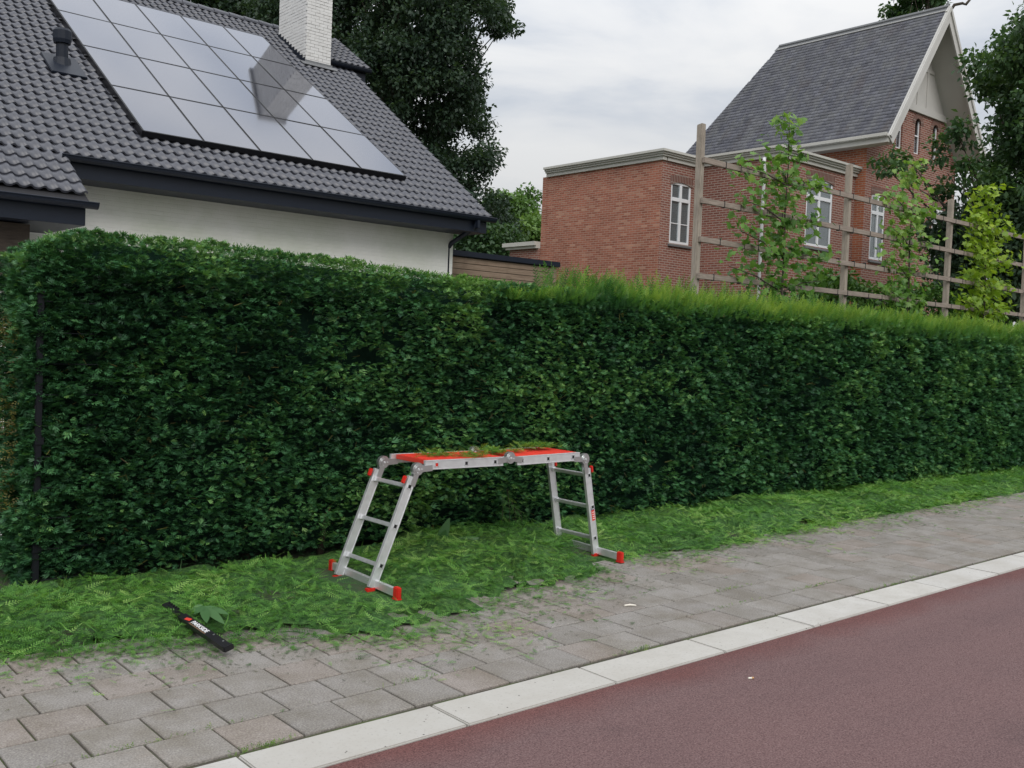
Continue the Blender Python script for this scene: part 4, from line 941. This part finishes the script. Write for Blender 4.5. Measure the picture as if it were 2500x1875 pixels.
def window(Y0, x0, x1, z0, z1, transom=.72, mid=True, bars=True, dep=.045):
    w_ = MB(); y0, y1 = Y0+dep-.03, Y0+dep+.03; t = .068
    w_.box(x0, x0+t, y0, y1, z0, z1); w_.box(x1-t, x1, y0, y1, z0, z1); w_.box(x0+t, x1-t, y0, y1, z0, z0+t); w_.box(x0+t, x1-t, y0, y1, z1-t, z1)
    fr = w_.build('window', M['white_paint'], rh, bevel=.006); zt = z0+(z1-z0)*transom
    MB().box(x0+t, x1-t, y0-.012, y1, zt-.05, zt+.05).build('transom', M['white_paint'], fr, bevel=.005)
    xm = (x0+x1)/2
    if mid: MB().box(xm-.045, xm+.045, y0-.008, y1, z0+t, z1-t).build('mullion', M['white_paint'], fr, bevel=.005)
    if bars:
        zb = z0+(zt-z0)*.46; MB().box(x0+t, x1-t, y0+.012, y1-.012, zb-.012, zb+.012).build('glazing_bar', M['white_paint'], fr)
    for a, b in (((x0+t, xm-.035), (xm+.035, x1-t)) if mid else ((x0+t, x1-t),)):
        for c, d in ((z0+t, zt-.04), (zt+.04, z1-t)):
            MB().box(a, b, y0+.022, y0+.030, c, d).build('pane', M['glass'], fr)
    MB().box(x0+t, x1-t, y0+.036, y0+.046, z0+t, z1-t).build('blind', M['blind'], fr)
    MB().hull8([(x0-.05, Y0-.06, z0-.085), (x1+.05, Y0-.06, z0-.085), (x1+.05, Y0+.06, z0-.085), (x0-.05, Y0+.06, z0-.085), (x0-.05, Y0-.06, z0-.035), (x1+.05, Y0-.06, z0-.035), (x1+.05, Y0+.06, z0-.002), (x0-.05, Y0+.06, z0-.002)]).build('sill', M['lead'], fr)
    return fr
def arch(Y0, x0, x1, z1, rise=.10, th=.21):
    """segmental brick arch over an opening, closing its top corners"""
    m = MB(); K = 12; f = lambda t: -rise+rise*math.sin(math.pi*t)**.8
    for k in range(K):
        a, b = k/K, (k+1)/K; xa, xb = x0-.05+(x1-x0+.10)*a, x0-.05+(x1-x0+.10)*b; za, zb = z1+f(max(0, min(1, a))), z1+f(b)
        zta, ztb = z1+th-rise*.6+(rise*.6)*math.sin(math.pi*a), z1+th-rise*.6+(rise*.6)*math.sin(math.pi*b)
        m.hull8([(xa, Y0-.012, za), (xb, Y0-.012, zb), (xb, Y0+.07, zb), (xa, Y0+.07, za), (xa, Y0-.012, zta), (xb, Y0-.012, ztb), (xb, Y0+.07, ztb), (xa, Y0+.07, zta)])
    m.build('window_arch', M['soldier'], rh)
XA, YA, XA2, YA3, XB, YBm = 20.0, 17.3, 21.46, 14.70, 25.15, 14.40
wall_x('annex_side_wall', XA, YA, 21.72, -.1, 6.84, [], M['brick_red'])
wA = (20.40, 21.24, 4.68, 6.32); wall_y('annex_wall', YA, XA, XA2+.3, -.1, 6.84, [wA], M['brick_brown']); window(YA, *wA); arch(YA, wA[0], wA[1], wA[3])
wall_x('annex_side_wall', XA2, YA3, YA, -.1, 6.84, [], M['brick_brown'])
wB = (22.78, 24.04, 4.72, 6.52); wall_y('annex_wall', YA3, XA2, XB+.1, -.1, 6.84, [wB], M['brick_brown']); window(YA3, *wB); arch(YA3, wB[0], wB[1], wB[3])
# far side and flat roof of the annex
MB().box(XA+.02, 30, 21.70, 21.98, -.1, 6.84).build('annex_rear_wall', M['brick_red'], rh)
m = MB(); m.box(XA+.05, 25.2, 17.35, 21.8, 6.86, 6.92); m.box(XA2+.05, 25.2, 14.75, 17.348, 6.86, 6.92); m.build('flat_roof', M['lead'], rh)
def cornice(pts, z0, name='cornice'):
    """stepped moulding following a polyline seen from outside (left side)"""
    for (xa, ya), (xb, yb) in zip(pts[:-1], pts[1:]):
        for pr, a, b in ((.06, 0, .10), (.11, .10, .15), (.15, .15, .20), (.20, .20, .26)):
            m = MB()
            if abs(xa-xb) < 1e-6: m.box(xa-pr, xa+.10, min(ya, yb)-pr, max(ya, yb), z0+a, z0+b+.002)
            else: m.box(min(xa, xb)-pr+.001, max(xa, xb)-(.001), ya-pr-.0005, ya+.10, z0+a, z0+b+.0015)
            m.build('cornice', M['cornice'], rh)
cornice([(XA, 21.75), (XA, YA)], 6.82); cornice([(XA+.2, YA), (XA2, YA)], 6.82); cornice([(XA2, YA), (XA2, YA3)], 6.82); cornice([(XA2+.2, YA3), (XB, YA3)], 6.82)
MB().tube([(21.33, 15.05, 6.82), (21.33, 15.05, 6.66), (21.40, 15.08, 6.52), (21.40, 15.08, 0)], .045, 10).build('rain_pipe', M['white_paint'], rh, smooth=True)
# low rear extension
MB().box(19.95, 21, 21.99, 23.3, -.1, 4.72).build('low_extension', M['brick_brown'], rh)
m = MB(); m.box(19.85, 21, 21.985, 23.40, 4.72, 4.80); m.box(19.78, 21, 21.987, 23.48, 4.802, 4.92); m.build('low_cornice', M['cornice'], rh)
# main block
XE = 30.45; AX, AZ = 27.76, 11.88; EXL, EZL = 24.82, 7.80; GF = 13.60; EXR = 2*AX-EXL
arches = [(26.70, 27.04), (27.76, 28.10), (28.84, 29.18)]
ops = [(a, b, 7.86, 8.90) for a, b in arches]
low = [(25.54, 26.30, 4.58, 6.40), (29.10, 29.90, 4.68, 6.44)]
wall_y('gable_wall', YBm, XB, XE, -.1, 7.45, low, M['brick_brown'])
# tapering upper gable with three arched windows: split in vertical strips
def rake_z(x): return EZL+.0+(min(x-EXL, EXR-x))*(AZ-EZL)/(AX-EXL)-.22
m = MB(); zt = 9.12; xs2 = sorted({XB, XE, *[a for a, b in arches], *[b for a, b in arches], *np.linspace(XB, XE, 22)})
for a, b in zip(xs2[:-1], xs2[1:]):
    mid = (a+b)/2; op = next((o for o in ops if o[0] < mid < o[1]), None)
    ta, tb = min(zt, rake_z(a)), min(zt, rake_z(b))
    if op is None: m.quad((a, YBm, 7.45), (b, YBm, 7.45), (b, YBm, tb), (a, YBm, ta))
    else:
        m.quad((a, YBm, 7.45), (b, YBm, 7.45), (b, YBm, op[2]), (a, YBm, op[2])); m.quad((a, YBm, op[3]), (b, YBm, op[3]), (b, YBm, tb), (a, YBm, ta))
for a, b, c, d in ops:
    for p, q in (((a, c), (a, d)), ((b, d), (b, c)), ((b, c), (a, c))): m.quad((p[0], YBm, p[1]), (q[0], YBm, q[1]), (q[0], YBm+.2, q[1]), (p[0], YBm+.2, p[1]))
m.quad((XB, YBm+.32, 7.45), (XE, YBm+.32, 7.45), (XE-1, YBm+.32, 9.12), (XB+1, YBm+.32, 9.12))
m.build('upper_gable_wall', M['brick_brown'], rh, fixn=False)
for a, b, c, d in ops:
    mw = MB(); y0 = YBm+.05; K = 10; r_ = (b-a)/2; cxm = (a+b)/2
    mw.box(a, a+.04, y0, y0+.05, c, d-.0); mw.box(b-.04, b, y0, y0+.05, c, d); mw.box(a+.04, b-.04, y0, y0+.05, c, c+.05)
    wf = mw.build('arched_window', M['white_paint'], rh, bevel=.004)
    MB().box(a+.04, b-.04, y0+.02, y0+.028, c+.05, d).build('pane', M['glass'], wf)
    MB().box(a+.04, b-.04, y0-.005, y0+.045, c+.52, c+.555).build('glazing_bar', M['white_paint'], wf)
    ma = MB()   # brick arch ring closing the round top
    for k in range(K):
        t0, t1 = math.pi*k/K, math.pi*(k+1)/K; zc = d-r_
        p = [(cxm+r_*math.cos(t), zc+r_*math.sin(t)) for t in (t0, t1)]; q = [(cxm+(r_+.16)*math.cos(t), zc+(r_+.16)*math.sin(t)) for t in (t0, t1)]
        ma.hull8([(p[0][0], YBm-.012, p[0][1]), (p[1][0], YBm-.012, p[1][1]), (q[1][0], YBm-.012, q[1][1]), (q[0][0], YBm-.012, q[0][1]), (p[0][0], YBm+.06, p[0][1]), (p[1][0], YBm+.06, p[1][1]), (q[1][0], YBm+.06, q[1][1]), (q[0][0], YBm+.06, q[0][1])])
    ma.build('arch_ring', M['soldier'], rh)
for o_w in low: window(YBm, *o_w, bars=False); arch(YBm, o_w[0], o_w[1], o_w[3], .03)
wall_x('main_side_wall', XB, YBm, 20.9, -.1, 7.82, [], M['brick_orange'])
MB().box(XE-.3, XE, YBm+.33, 20.9, -.1, 7.8).build('far_side_wall', M['brick_brown'], rh)
MB().box(XB+.01, XE-.01, 20.6, 20.9, -.1, 7.8).build('rear_wall', M['brick_brown'], rh)
m = MB(); m.hull8([(XB-.95, YA3+.05, 6.95), (XB-.002, YA3+.05, 6.95), (XB-.002, 17, 6.95), (XB-.95, 17, 6.95), (XB-.95, YA3+.05, 6.98), (XB-.002, YA3+.05, 7.22), (XB-.002, 17, 7.22), (XB-.95, 17, 6.98)]); m.build('lead_valley', M['lead'], rh)
# white boarded gable top
m = MB(); gb_ = [(25.75, 9.12), (29.49, 9.12), (AX, 11.62)]; bx = lambda z: EXL+(z-EZL+.24)/((AZ-EZL)/(AX-EXL))
m.prism([(bx(9.12), 9.12), (2*AX-bx(9.12), 9.12), (AX, AZ-.26)], lambda a, b: (a, YBm-.02, b), (0, .12, 0)); gp = m.build('gable_boarding', M['gable_board'], rh)
MB().box(bx(9.10)+.02, 2*AX-bx(9.10)-.02, YBm-.07, YBm-.022, 9.04, 9.24).build('gable_beam', M['gable_board'], gp, bevel=.008)
for x in (27.19, 27.76, 28.33): MB().box(x-.05, x+.05, YBm-.045, YBm-.021, 9.24, min(rake_z(x)-.02, 10.30)).build('gable_stud', M['gable_board'], gp)
MB().box(26.85, 28.68, YBm-.047, YBm-.0212, 10.30, 10.40).build('gable_rail', M['gable_board'], gp)
# roof slabs, slates, barge boards
sl = Vector((AX-EXL, 0, AZ-EZL)).normalized(); sln = Vector((-sl.z, 0, sl.x)); HY0, HY1 = 19.2, 20.9
def rs(d, y): return Vector((EXL, y, EZL))+sl*d
LEN = math.hypot(AX-EXL, AZ-EZL)
def hipy(d): return HY1-(HY1-HY0)*d/LEN
m = MB(); m.prism([(0, GF), (LEN, GF), (LEN, HY0), (0, HY1)], lambda d, y: rs(d, y)-sln*.02, -sln*.14); rsl = m.build('slate_roof', M['gable_board'], rh)
m = MB(); sr = Vector((-sl.x, 0, sl.z)); srn = Vector((sl.z, 0, sl.x))
m.prism([(0, GF), (LEN, GF), (LEN, HY0), (0, HY1)], lambda d, y: Vector((EXR, y, EZL))+sr*d, -srn*.16); m.build('far_roof_slope', M['gable_board'], rh)
m = MB(); m.poly([(EXL, HY1, EZL), (EXR, HY1, EZL), (AX, HY0, AZ)]); m.build('rear_hip', M['slate'], rh)
SW, SG = .21, .135; Vs = []; Fs = []; Ts = []; r_ = 0
while r_*SG < LEN-.02:
    d0 = r_*SG; y = GF-(SW/2 if r_ % 2 else 0); yend = hipy(d0)
    while y < yend:
        a, b = max(GF, y)+.003, min(yend, y+SW)-.003; y += SW
        if b-a < .02: continue
        d1 = min(d0+SG*1.5, LEN); j = random.uniform(-.004, .004); l0 = .020+random.uniform(0, .005); n0 = len(Vs)
        Vs += [rs(d0+j, a)+sln*l0, rs(d0+j, b)+sln*(l0+random.uniform(-.002, .002)), rs(d1, b)+sln*.004, rs(d1, a)+sln*.004, rs(d0+j, a)+sln*(l0-.012), rs(d0+j, b)+sln*(l0-.012)]
        Fs += [(n0, n0+1, n0+2, n0+3), (n0+4, n0+5, n0+1, n0)]; Ts += [random.gauss(.5, .2)]*6
    r_ += 1
tag(link('roof_slates', np_mesh('roof_slates', np.array([list(v) for v in Vs]), np.array(Fs), M['slate'], {'tint': np.array(Ts)}), rsl, (0, 0, 0)), kind='stuff')
MB().tube([(AX, GF-.02, AZ+.03), (AX, HY0, AZ+.03)], .075, 8).build('ridge_roll', M['lead'], rsl); MB().prism([(LEN-.17, GF), (LEN+.02, GF), (LEN+.02, HY0+.05), (LEN-.17, HY0+.12)], lambda d, y: rs(d, y)+sln*.034, sln*.006).build('ridge_flashing', M['lead'], rsl)
MB().tube([(AX, GF+.02, AZ), (AX, GF+.02, AZ+.20)], [.05, .02], 8).build('finial', M['lead'], rsl)
m = MB(); m.bar(rs(-.10, GF-.03)-sln*.10, rs(LEN+.03, GF-.03)-sln*.10, .05, .30, sln); m.bar(rs(-.06, GF-.075)-sln*.015, rs(LEN, GF-.075)-sln*.015, .04, .09, sln); m.build('barge_board', M['gable_board'], rh)
m = MB(); a = Vector((EXR, GF-.032, EZL))-sr*.10-srn*.10; b = Vector((AX, GF-.032, AZ))-srn*.10; m.bar(a, b, .05, .30, srn); a = Vector((EXR, GF-.078, EZL))-srn*.015; b = Vector((AX, GF-.078, AZ))-srn*.015; m.bar(a, b, .04, .09, srn); m.build('barge_board', M['gable_board'], rh)
MB().box(EXL-.06, EXL+.02, GF-.02, HY1, EZL-.20, EZL+.02).build('eaves_board', M['cornice'], rh)
MB().box(EXL-.16, EXL-.062, GF-.02, HY1, EZL-.06, EZL+.045).build('eaves_gutter', M['cornice'], rh, bevel=.02)
MB().box(EXL+.022, XB, GF, HY1, EZL-.20, EZL-.17).build('eaves_soffit', M['cornice'], rh)

# ------------------------------------------------------------------ trees
LEAF = (np.array([(0, 0, 0), (.30, .45, .06), (0, 1.0, -.10), (-.30, .45, .06)]), np.array([(0, 1, 2, 3)]))
LOBE_O = [(0, 0), (.16, .08), (.42, .02), (.34, .22), (.56, .44), (.30, .46), (.26, .66), (.12, .62), (0, 1.0), (-.12, .62), (-.26, .66), (-.30, .46), (-.56, .44), (-.34, .22), (-.42, .02), (-.16, .08)]
LV = np.array([(0, .38, .03)]+[(x, y, -.10*abs(x)-.05*y*y) for x, y in LOBE_O]); LF = np.array([(0, i+1, (i+1) % len(LOBE_O)+1) for i in range(len(LOBE_O))])
def crown(name, clumps, n_per, leaf, size, mat, parent, droop=.35, tint0=.45, spread=1.0, tmpl=None):
    T_, F_ = tmpl or LEAF; out = []
    Ps = []; Cs = []
    for c, r_ in clumps:
        n = max(6, int(n_per*r_**2)); d = unit(RNG.normal(0, 1, (n, 3))); rr = r_*RNG.random(n)**.45*RNG.uniform(.75, 1.12, n)
        Ps.append(np.array(c)+d*rr[:, None]*np.array([1, 1, .78])); Cs.append(d*(rr/r_)[:, None])
    P = np.concatenate(Ps); C_ = np.concatenate(Cs); n = len(P)
    k = vnoise(P, 1.7/spread, 31)*.6+vnoise(P, 4.5/spread, 32)*.5 > .40; P = P[k]; C_ = C_[k]; n = len(P)
    fwd = C_*.5+RNG.normal(0, .7, (n, 3))+np.array([0, 0, -droop]); up = np.array([0, 0, 1.])+RNG.normal(0, .6, (n, 3))
    S = RNG.uniform(.65, 1.25, n)*size
    tint = tint0+.5*(vnoise(P, 1.1/spread, 33)-.5)+.12*C_[:, 2]+RNG.normal(0, .13, n)
    return merge([scatter(T_, F_, P, frames(fwd, up), S, np.clip(tint, 0, 1))], name, mat, parent)
def limb(m, a, b, r0, r1, bend=.12, n=6):
    a = Vector(a); b = Vector(b); L_ = (b-a).length; o_ = Vector((random.uniform(-1, 1), random.uniform(-1, 1), random.uniform(0, 1)))*L_*bend
    m.tube([a.lerp(b, t)+o_*math.sin(math.pi*t) for t in (0, .25, .5, .75, 1)], [r0+(r1-r0)*t for t in (0, .25, .5, .75, 1)], n, caps=False)
def tree(name, label, base, clumps, trunk_r, n_per, size, mat, group=None, tint0=.45, droop=.35, spread=1.0, trunk_top=None, nl=14, cat='tree'):
    t = empty(name, base, label, cat, group); base = Vector(base); cc = sum((Vector(c) for c, r_ in clumps), Vector())/len(clumps)
    top = Vector(trunk_top) if trunk_top else Vector((base.x*.6+cc.x*.4, base.y*.6+cc.y*.4, cc.z))
    m = MB(); pts = [base.lerp(top, k/6)+Vector((random.uniform(-1, 1), random.uniform(-1, 1), 0))*trunk_r*.5*(k > 0) for k in range(7)]
    m.tube(pts, [trunk_r*(1.35 if k == 0 else 1-.11*k) for k in range(7)], 10, caps=False)
    idx = list(range(len(clumps))); random.shuffle(idx)
    for i in idx[:nl*3]:
        c = Vector(clumps[i][0]); k = min(5, max(1, int(6*(c.z-base.z)*.55/max(.5, top.z-base.z)))); limb(m, pts[k], c, trunk_r*.17, trunk_r*.03)
    m.build('trunk', M['bark'], t, smooth=True)
    crown('crown', clumps, n_per, LEAF, size, mat, t, droop, tint0, spread); return t
def at_y(px, py, Y):
    d = at(px, py, 1.0)-Vector((0, 0, CAM_H)); return Vector((0, 0, CAM_H))+d*(Y/d.y)
def fill(poly, dist, dd, n, r0, r1, Y=None):
    """clump centres spread through a crown whose outline is a polygon of sight lines, with real depth dd"""
    xs_ = [p[0] for p in poly]; ys_ = [p[1] for p in poly]; out_ = []; tries = 0
    while len(out_) < n and tries < 40000:
        tries += 1; x = random.uniform(min(xs_), max(xs_)); y = random.uniform(min(ys_), max(ys_)); c = False; j = len(poly)-1
        for i in range(len(poly)):
            if (poly[i][1] > y) != (poly[j][1] > y) and x < (poly[j][0]-poly[i][0])*(y-poly[i][1])/(poly[j][1]-poly[i][1])+poly[i][0]: c = not c
            j = i
        if c: out_.append((tuple(at(x, y, dist+random.uniform(-dd, dd)) if Y is None else at_y(x, y, Y+random.uniform(-dd, dd))), random.uniform(r0, r1)))
    return out_
# large dark tree behind the white house
P1 = [(640, -170), (1060, -190), (1190, -120), (1235, 20), (1205, 80), (1140, 130), (1160, 200), (1165, 250), (1195, 330), (1185, 400), (1215, 470), (1245, 560), (1240, 660), (1050, 660), (880, 420), (760, 160), (560, 80)]
b = at(980, 700, 36); tree('dark_broadleaf_tree', 'large dark broadleaf tree rising behind the white house and chimney', (b.x, b.y, -.1), fill(P1, 36, 2.6, 300, .5, .85)+fill([(840, -60), (1090, -60), (1110, 230), (960, 280), (860, 140)], 33.0, .8, 46, .5, .8)+fill([(1170, -40), (1265, 10), (1275, 60), (1235, 115), (1170, 90)], 36, 1.0, 16, .32, .55), .42, 900, .165, M['oak'], tint0=.42, trunk_top=tuple(at(960, 60, 36)))
# tree peeping over the ridge on the left
P2 = [(380, -70), (760, -70), (760, 90), (640, 75), (520, 30), (380, -5)]
b = at(560, 700, 44); tree('ridge_tree', 'dark tree showing above the roof ridge left of the chimney', (b.x, b.y, -.1), fill(P2, 44, 2.0, 50, .6, 1.0), .35, 420, .26, M['oak'], tint0=.45)
# pale trees in the gap between the houses
P3 = [(1200, 600), (1200, 505), (1250, 480), (1300, 470), (1345, 480), (1345, 620)]
b = at(1285, 760, 62); tree('distant_tree', 'pale green distant tree in the gap beside the brick annex', (b.x, b.y, -.1), fill(P3, 62, 2.0, 26, .8, 1.3), .2, 400, .30, M['far'], tint0=.35)
P4 = [(1225, 640), (1240, 570), (1290, 530), (1345, 530), (1345, 650)]
b = at(1300, 720, 40); tree('bright_garden_tree', 'fresh green garden tree just left of the brick annex', (b.x, b.y, -.1), fill(P4, 40, 1.2, 26, .45, .8), .12, 700, .2, M['far'], tint0=.6)
P4b = [(1120, 640), (1130, 590), (1190, 540), (1240, 580), (1250, 640)]
b = at(1180, 700, 33); tree('dull_shrub', 'dull green tall shrub behind the timber shed roof', (b.x, b.y, -.1), fill(P4b, 33, .8, 22, .5, .8), .08, 700, .17, M['chest'], tint0=.4, cat='shrub')  # tall shrub with dull green leaves
# tree on the right before the gable
P5 = [(2365, 110), (2430, 130), (2455, 75), (2500, 50), (2620, 40), (2700, 300), (2650, 640), (2440, 640), (2370, 580), (2350, 500), (2390, 440), (2430, 390), (2450, 330), (2420, 240), (2385, 190)]
P5b = [(2140, 365), (2200, 360), (2250, 405), (2290, 350), (2345, 290), (2400, 380), (2340, 500), (2270, 470), (2200, 440), (2150, 410)]
b = at(2560, 800, 25)
cl5 = fill(P5, 25, 1.8, 200, .33, .58)+fill(P5b, 23.2, .5, 24, .18, .34)
tree('broadleaf_tree', 'broadleaf tree at the right edge reaching branches across the brick gable', (b.x, b.y, -.1), cl5, .30, 1150, .14, M['chest'], tint0=.52, trunk_top=tuple(at(2530, 250, 25)), nl=22)
# trees behind the slate roof
P6 = [(2180, 60), (2190, -30), (2240, -90), (2290, -40), (2270, 40), (2230, 50)]
b = at(2240, 760, 44); tree('gable_tree', 'small tree top showing just left of the gable peak', (b.x, b.y, -.1), fill(P6, 44, 1.0, 16, .5, .9), .2, 450, .24, M['chest'], tint0=.55)
bt = empty('bare_branch_tree', at(2330, 800, 46), 'bare crooked branch of a dead tree above the gable peak', 'tree')
bt.location.z = 0
m = MB(); pts = [at(2330, 800, 46), at(2320, 300, 46), at(2318, 30, 46), at(2330, 12, 46), at(2350, 8, 46), at(2358, 11, 46), at(2372, -6, 46)]; pts[0].z = 0
m.tube(pts, [.2, .14, .07, .07, .06, .06, .05], 7); m.tube([at(2318, 60, 46), at(2300, 20, 46), at(2285, 5, 46)], [.05, .03, .015], 5); m.tube([at(2300, 22, 46), at(2290, -10, 46)], [.03, .015], 5); m.build('trunk', M['bark'], bt, smooth=True)
# dark shrubs at the foot of the right tree
P7 = [(2290, 560), (2350, 520), (2560, 500), (2560, 800), (2300, 800)]
b = at(2430, 820, 24); tree('dark_shrub', 'dense dark shrub mass behind the yellow green young tree', (b.x, b.y, -.1), fill(P7, 24, .8, 60, .45, .7), .06, 700, .15, M['oak'], tint0=.5, cat='shrub')
P8 = [(1930, 740), (1930, 695), (2000, 680), (2150, 685), (2290, 690), (2380, 720), (2380, 790), (2100, 760)]
b = at_y(2150, 800, 9.9); tree('leafy_shrub', 'bright leafy shrub row behind the lowest trellis rail', (b.x, b.y, -.1), fill(P8, None, .4, 60, .2, .34, Y=9.9), .04, 1500, .12, M['shrub'], tint0=.55, cat='shrub')

# ------------------------------------------------------------------ timber trellis
TY = 8.30
tr = empty('timber_trellis', (14, TY, 0), 'weathered timber trellis of posts and rails standing behind the hedge', 'trellis')
for x, zt in ((10.34, 4.76), (13.98, 4.78), (17.40, 4.68), (20.75, 4.62), (24.1, 4.6)):
    lean = random.uniform(-.03, .03)
    MB().hull8([(x-.043, TY-.06, 0), (x+.043, TY-.06, 0), (x+.043, TY+.026, 0), (x-.043, TY+.026, 0), (x-.043+lean, TY-.06, zt), (x+.043+lean, TY-.06, zt), (x+.043+lean, TY+.026, zt-.015), (x-.043+lean, TY+.026, zt-.015)]).build('post', M['wood_post'], tr, bevel=.006)
for z in (4.28, 3.755, 3.25, 2.77, 2.25, 1.7):
    x = 10.30
    for k, L_ in enumerate((5.2, 5.0, 4.4)):
        dz = random.uniform(-.02, .02); e_ = min(24.15, x+L_)
        MB().hull8([(x, TY-.105, z-.037), (e_-.012, TY-.105, z-.037+dz), (e_-.012, TY-.063, z-.037+dz), (x, TY-.063, z-.037), (x, TY-.105, z+.037), (e_-.012, TY-.105, z+.037+dz), (e_-.012, TY-.063, z+.037+dz), (x, TY-.063, z+.037)]).build('rail', M['wood_rail'], tr, bevel=.004)
        x = e_
    for k in range(26):
        xx = 10.7+k*.48+random.uniform(-.1, .1); MB().box(xx-.006, xx+.006, TY-.110, TY-.058, z-.045, z+.044).build('wire_tie', M['black'], tr) if z > 2.7 else None

# ------------------------------------------------------------------ trained young trees on the trellis
def young(name, label, x, ztop, halfw, n, mat, size, zlow=2.2, lean=0.0, tint0=.5, arms=(4.28, 3.755, 3.25, 2.77), core=.3):
    t = empty(name, (x, TY-.16, 0), label, 'young tree', 'young trees trained on the trellis'); y = TY-.17; m = MB()
    pts = [Vector((x+lean*k/8+random.uniform(-.02, .02), y+random.uniform(-.02, .02), ztop*k/8)) for k in range(9)]; m.tube(pts, [.034-.0036*k for k in range(9)], 8)
    paths = []
    for z in arms:
        if z > ztop-.2: continue
        for s in (-1, 1):
            L_ = halfw*random.uniform(.7, 1.05); a = Vector((x+lean*z/ztop, y, z-.10)); b_ = Vector((x+s*L_, y-.02, z+random.uniform(-.05, .18))); m.tube([a, a.lerp(b_, .5)+Vector((0, 0, .05)), b_], [.012, .009, .005], 6); paths.append((a, b_))
    m.build('trunk', M['bark'], t, smooth=True)
    P = []; NF = []
    for i in range(n):
        if random.random() < core or not paths:
            z = random.uniform(zlow, ztop+.12); w_ = .22*(1-.7*max(0, (z-zlow)/(ztop-zlow))**2)*(.6+.6*math.sin(z*9+x)**2)+.04; P.append((x+lean*z/ztop+random.gauss(0, w_), y+random.gauss(.06, .14), z))
        else:
            a, b_ = random.choice(paths); q = a.lerp(b_, random.random()**.8); P.append((q.x+random.gauss(0, .06), q.y+random.gauss(.08, .12), q.z+random.gauss(.03, .12)))
    P = np.array(P); n = len(P); fwd = RNG.normal(0, .6, (n, 3))+np.array([0, -.5, -.45]); up = np.array([0, -.6, .8])+RNG.normal(0, .5, (n, 3))
    tint = np.clip(tint0+.35*(P[:, 2]-P[:, 2].mean())/(P[:, 2].max()-P[:, 2].min())+RNG.normal(0, .17, n), 0, 1)
    merge([scatter(LV, LF, P, frames(fwd, up), RNG.uniform(.6, 1.2, n)*size, tint)], 'crown', M[mat], t)
young('young_tree', 'fresh green young tree beside the first trellis post', 12.05, 5.05, 1.25, 1150, 'young', .122, 2.2, .05, .45, core=.5)
young('young_tree', 'green young tree between the second and third trellis posts', 15.70, 5.0, .85, 800, 'young', .126, 2.4, .0, .62, core=.5)
young('young_tree', 'yellow green young tree right of the third trellis post', 18.75, 4.95, 1.05, 1250, 'lime', .125, 2.3, -.2, .5, core=.45)
young('young_tree', 'yellow green young tree partly cut off by the right edge of the photo', 22.3, 4.6, 1.1, 600, 'lime', .13, 2.3, 0, .4, core=.4)
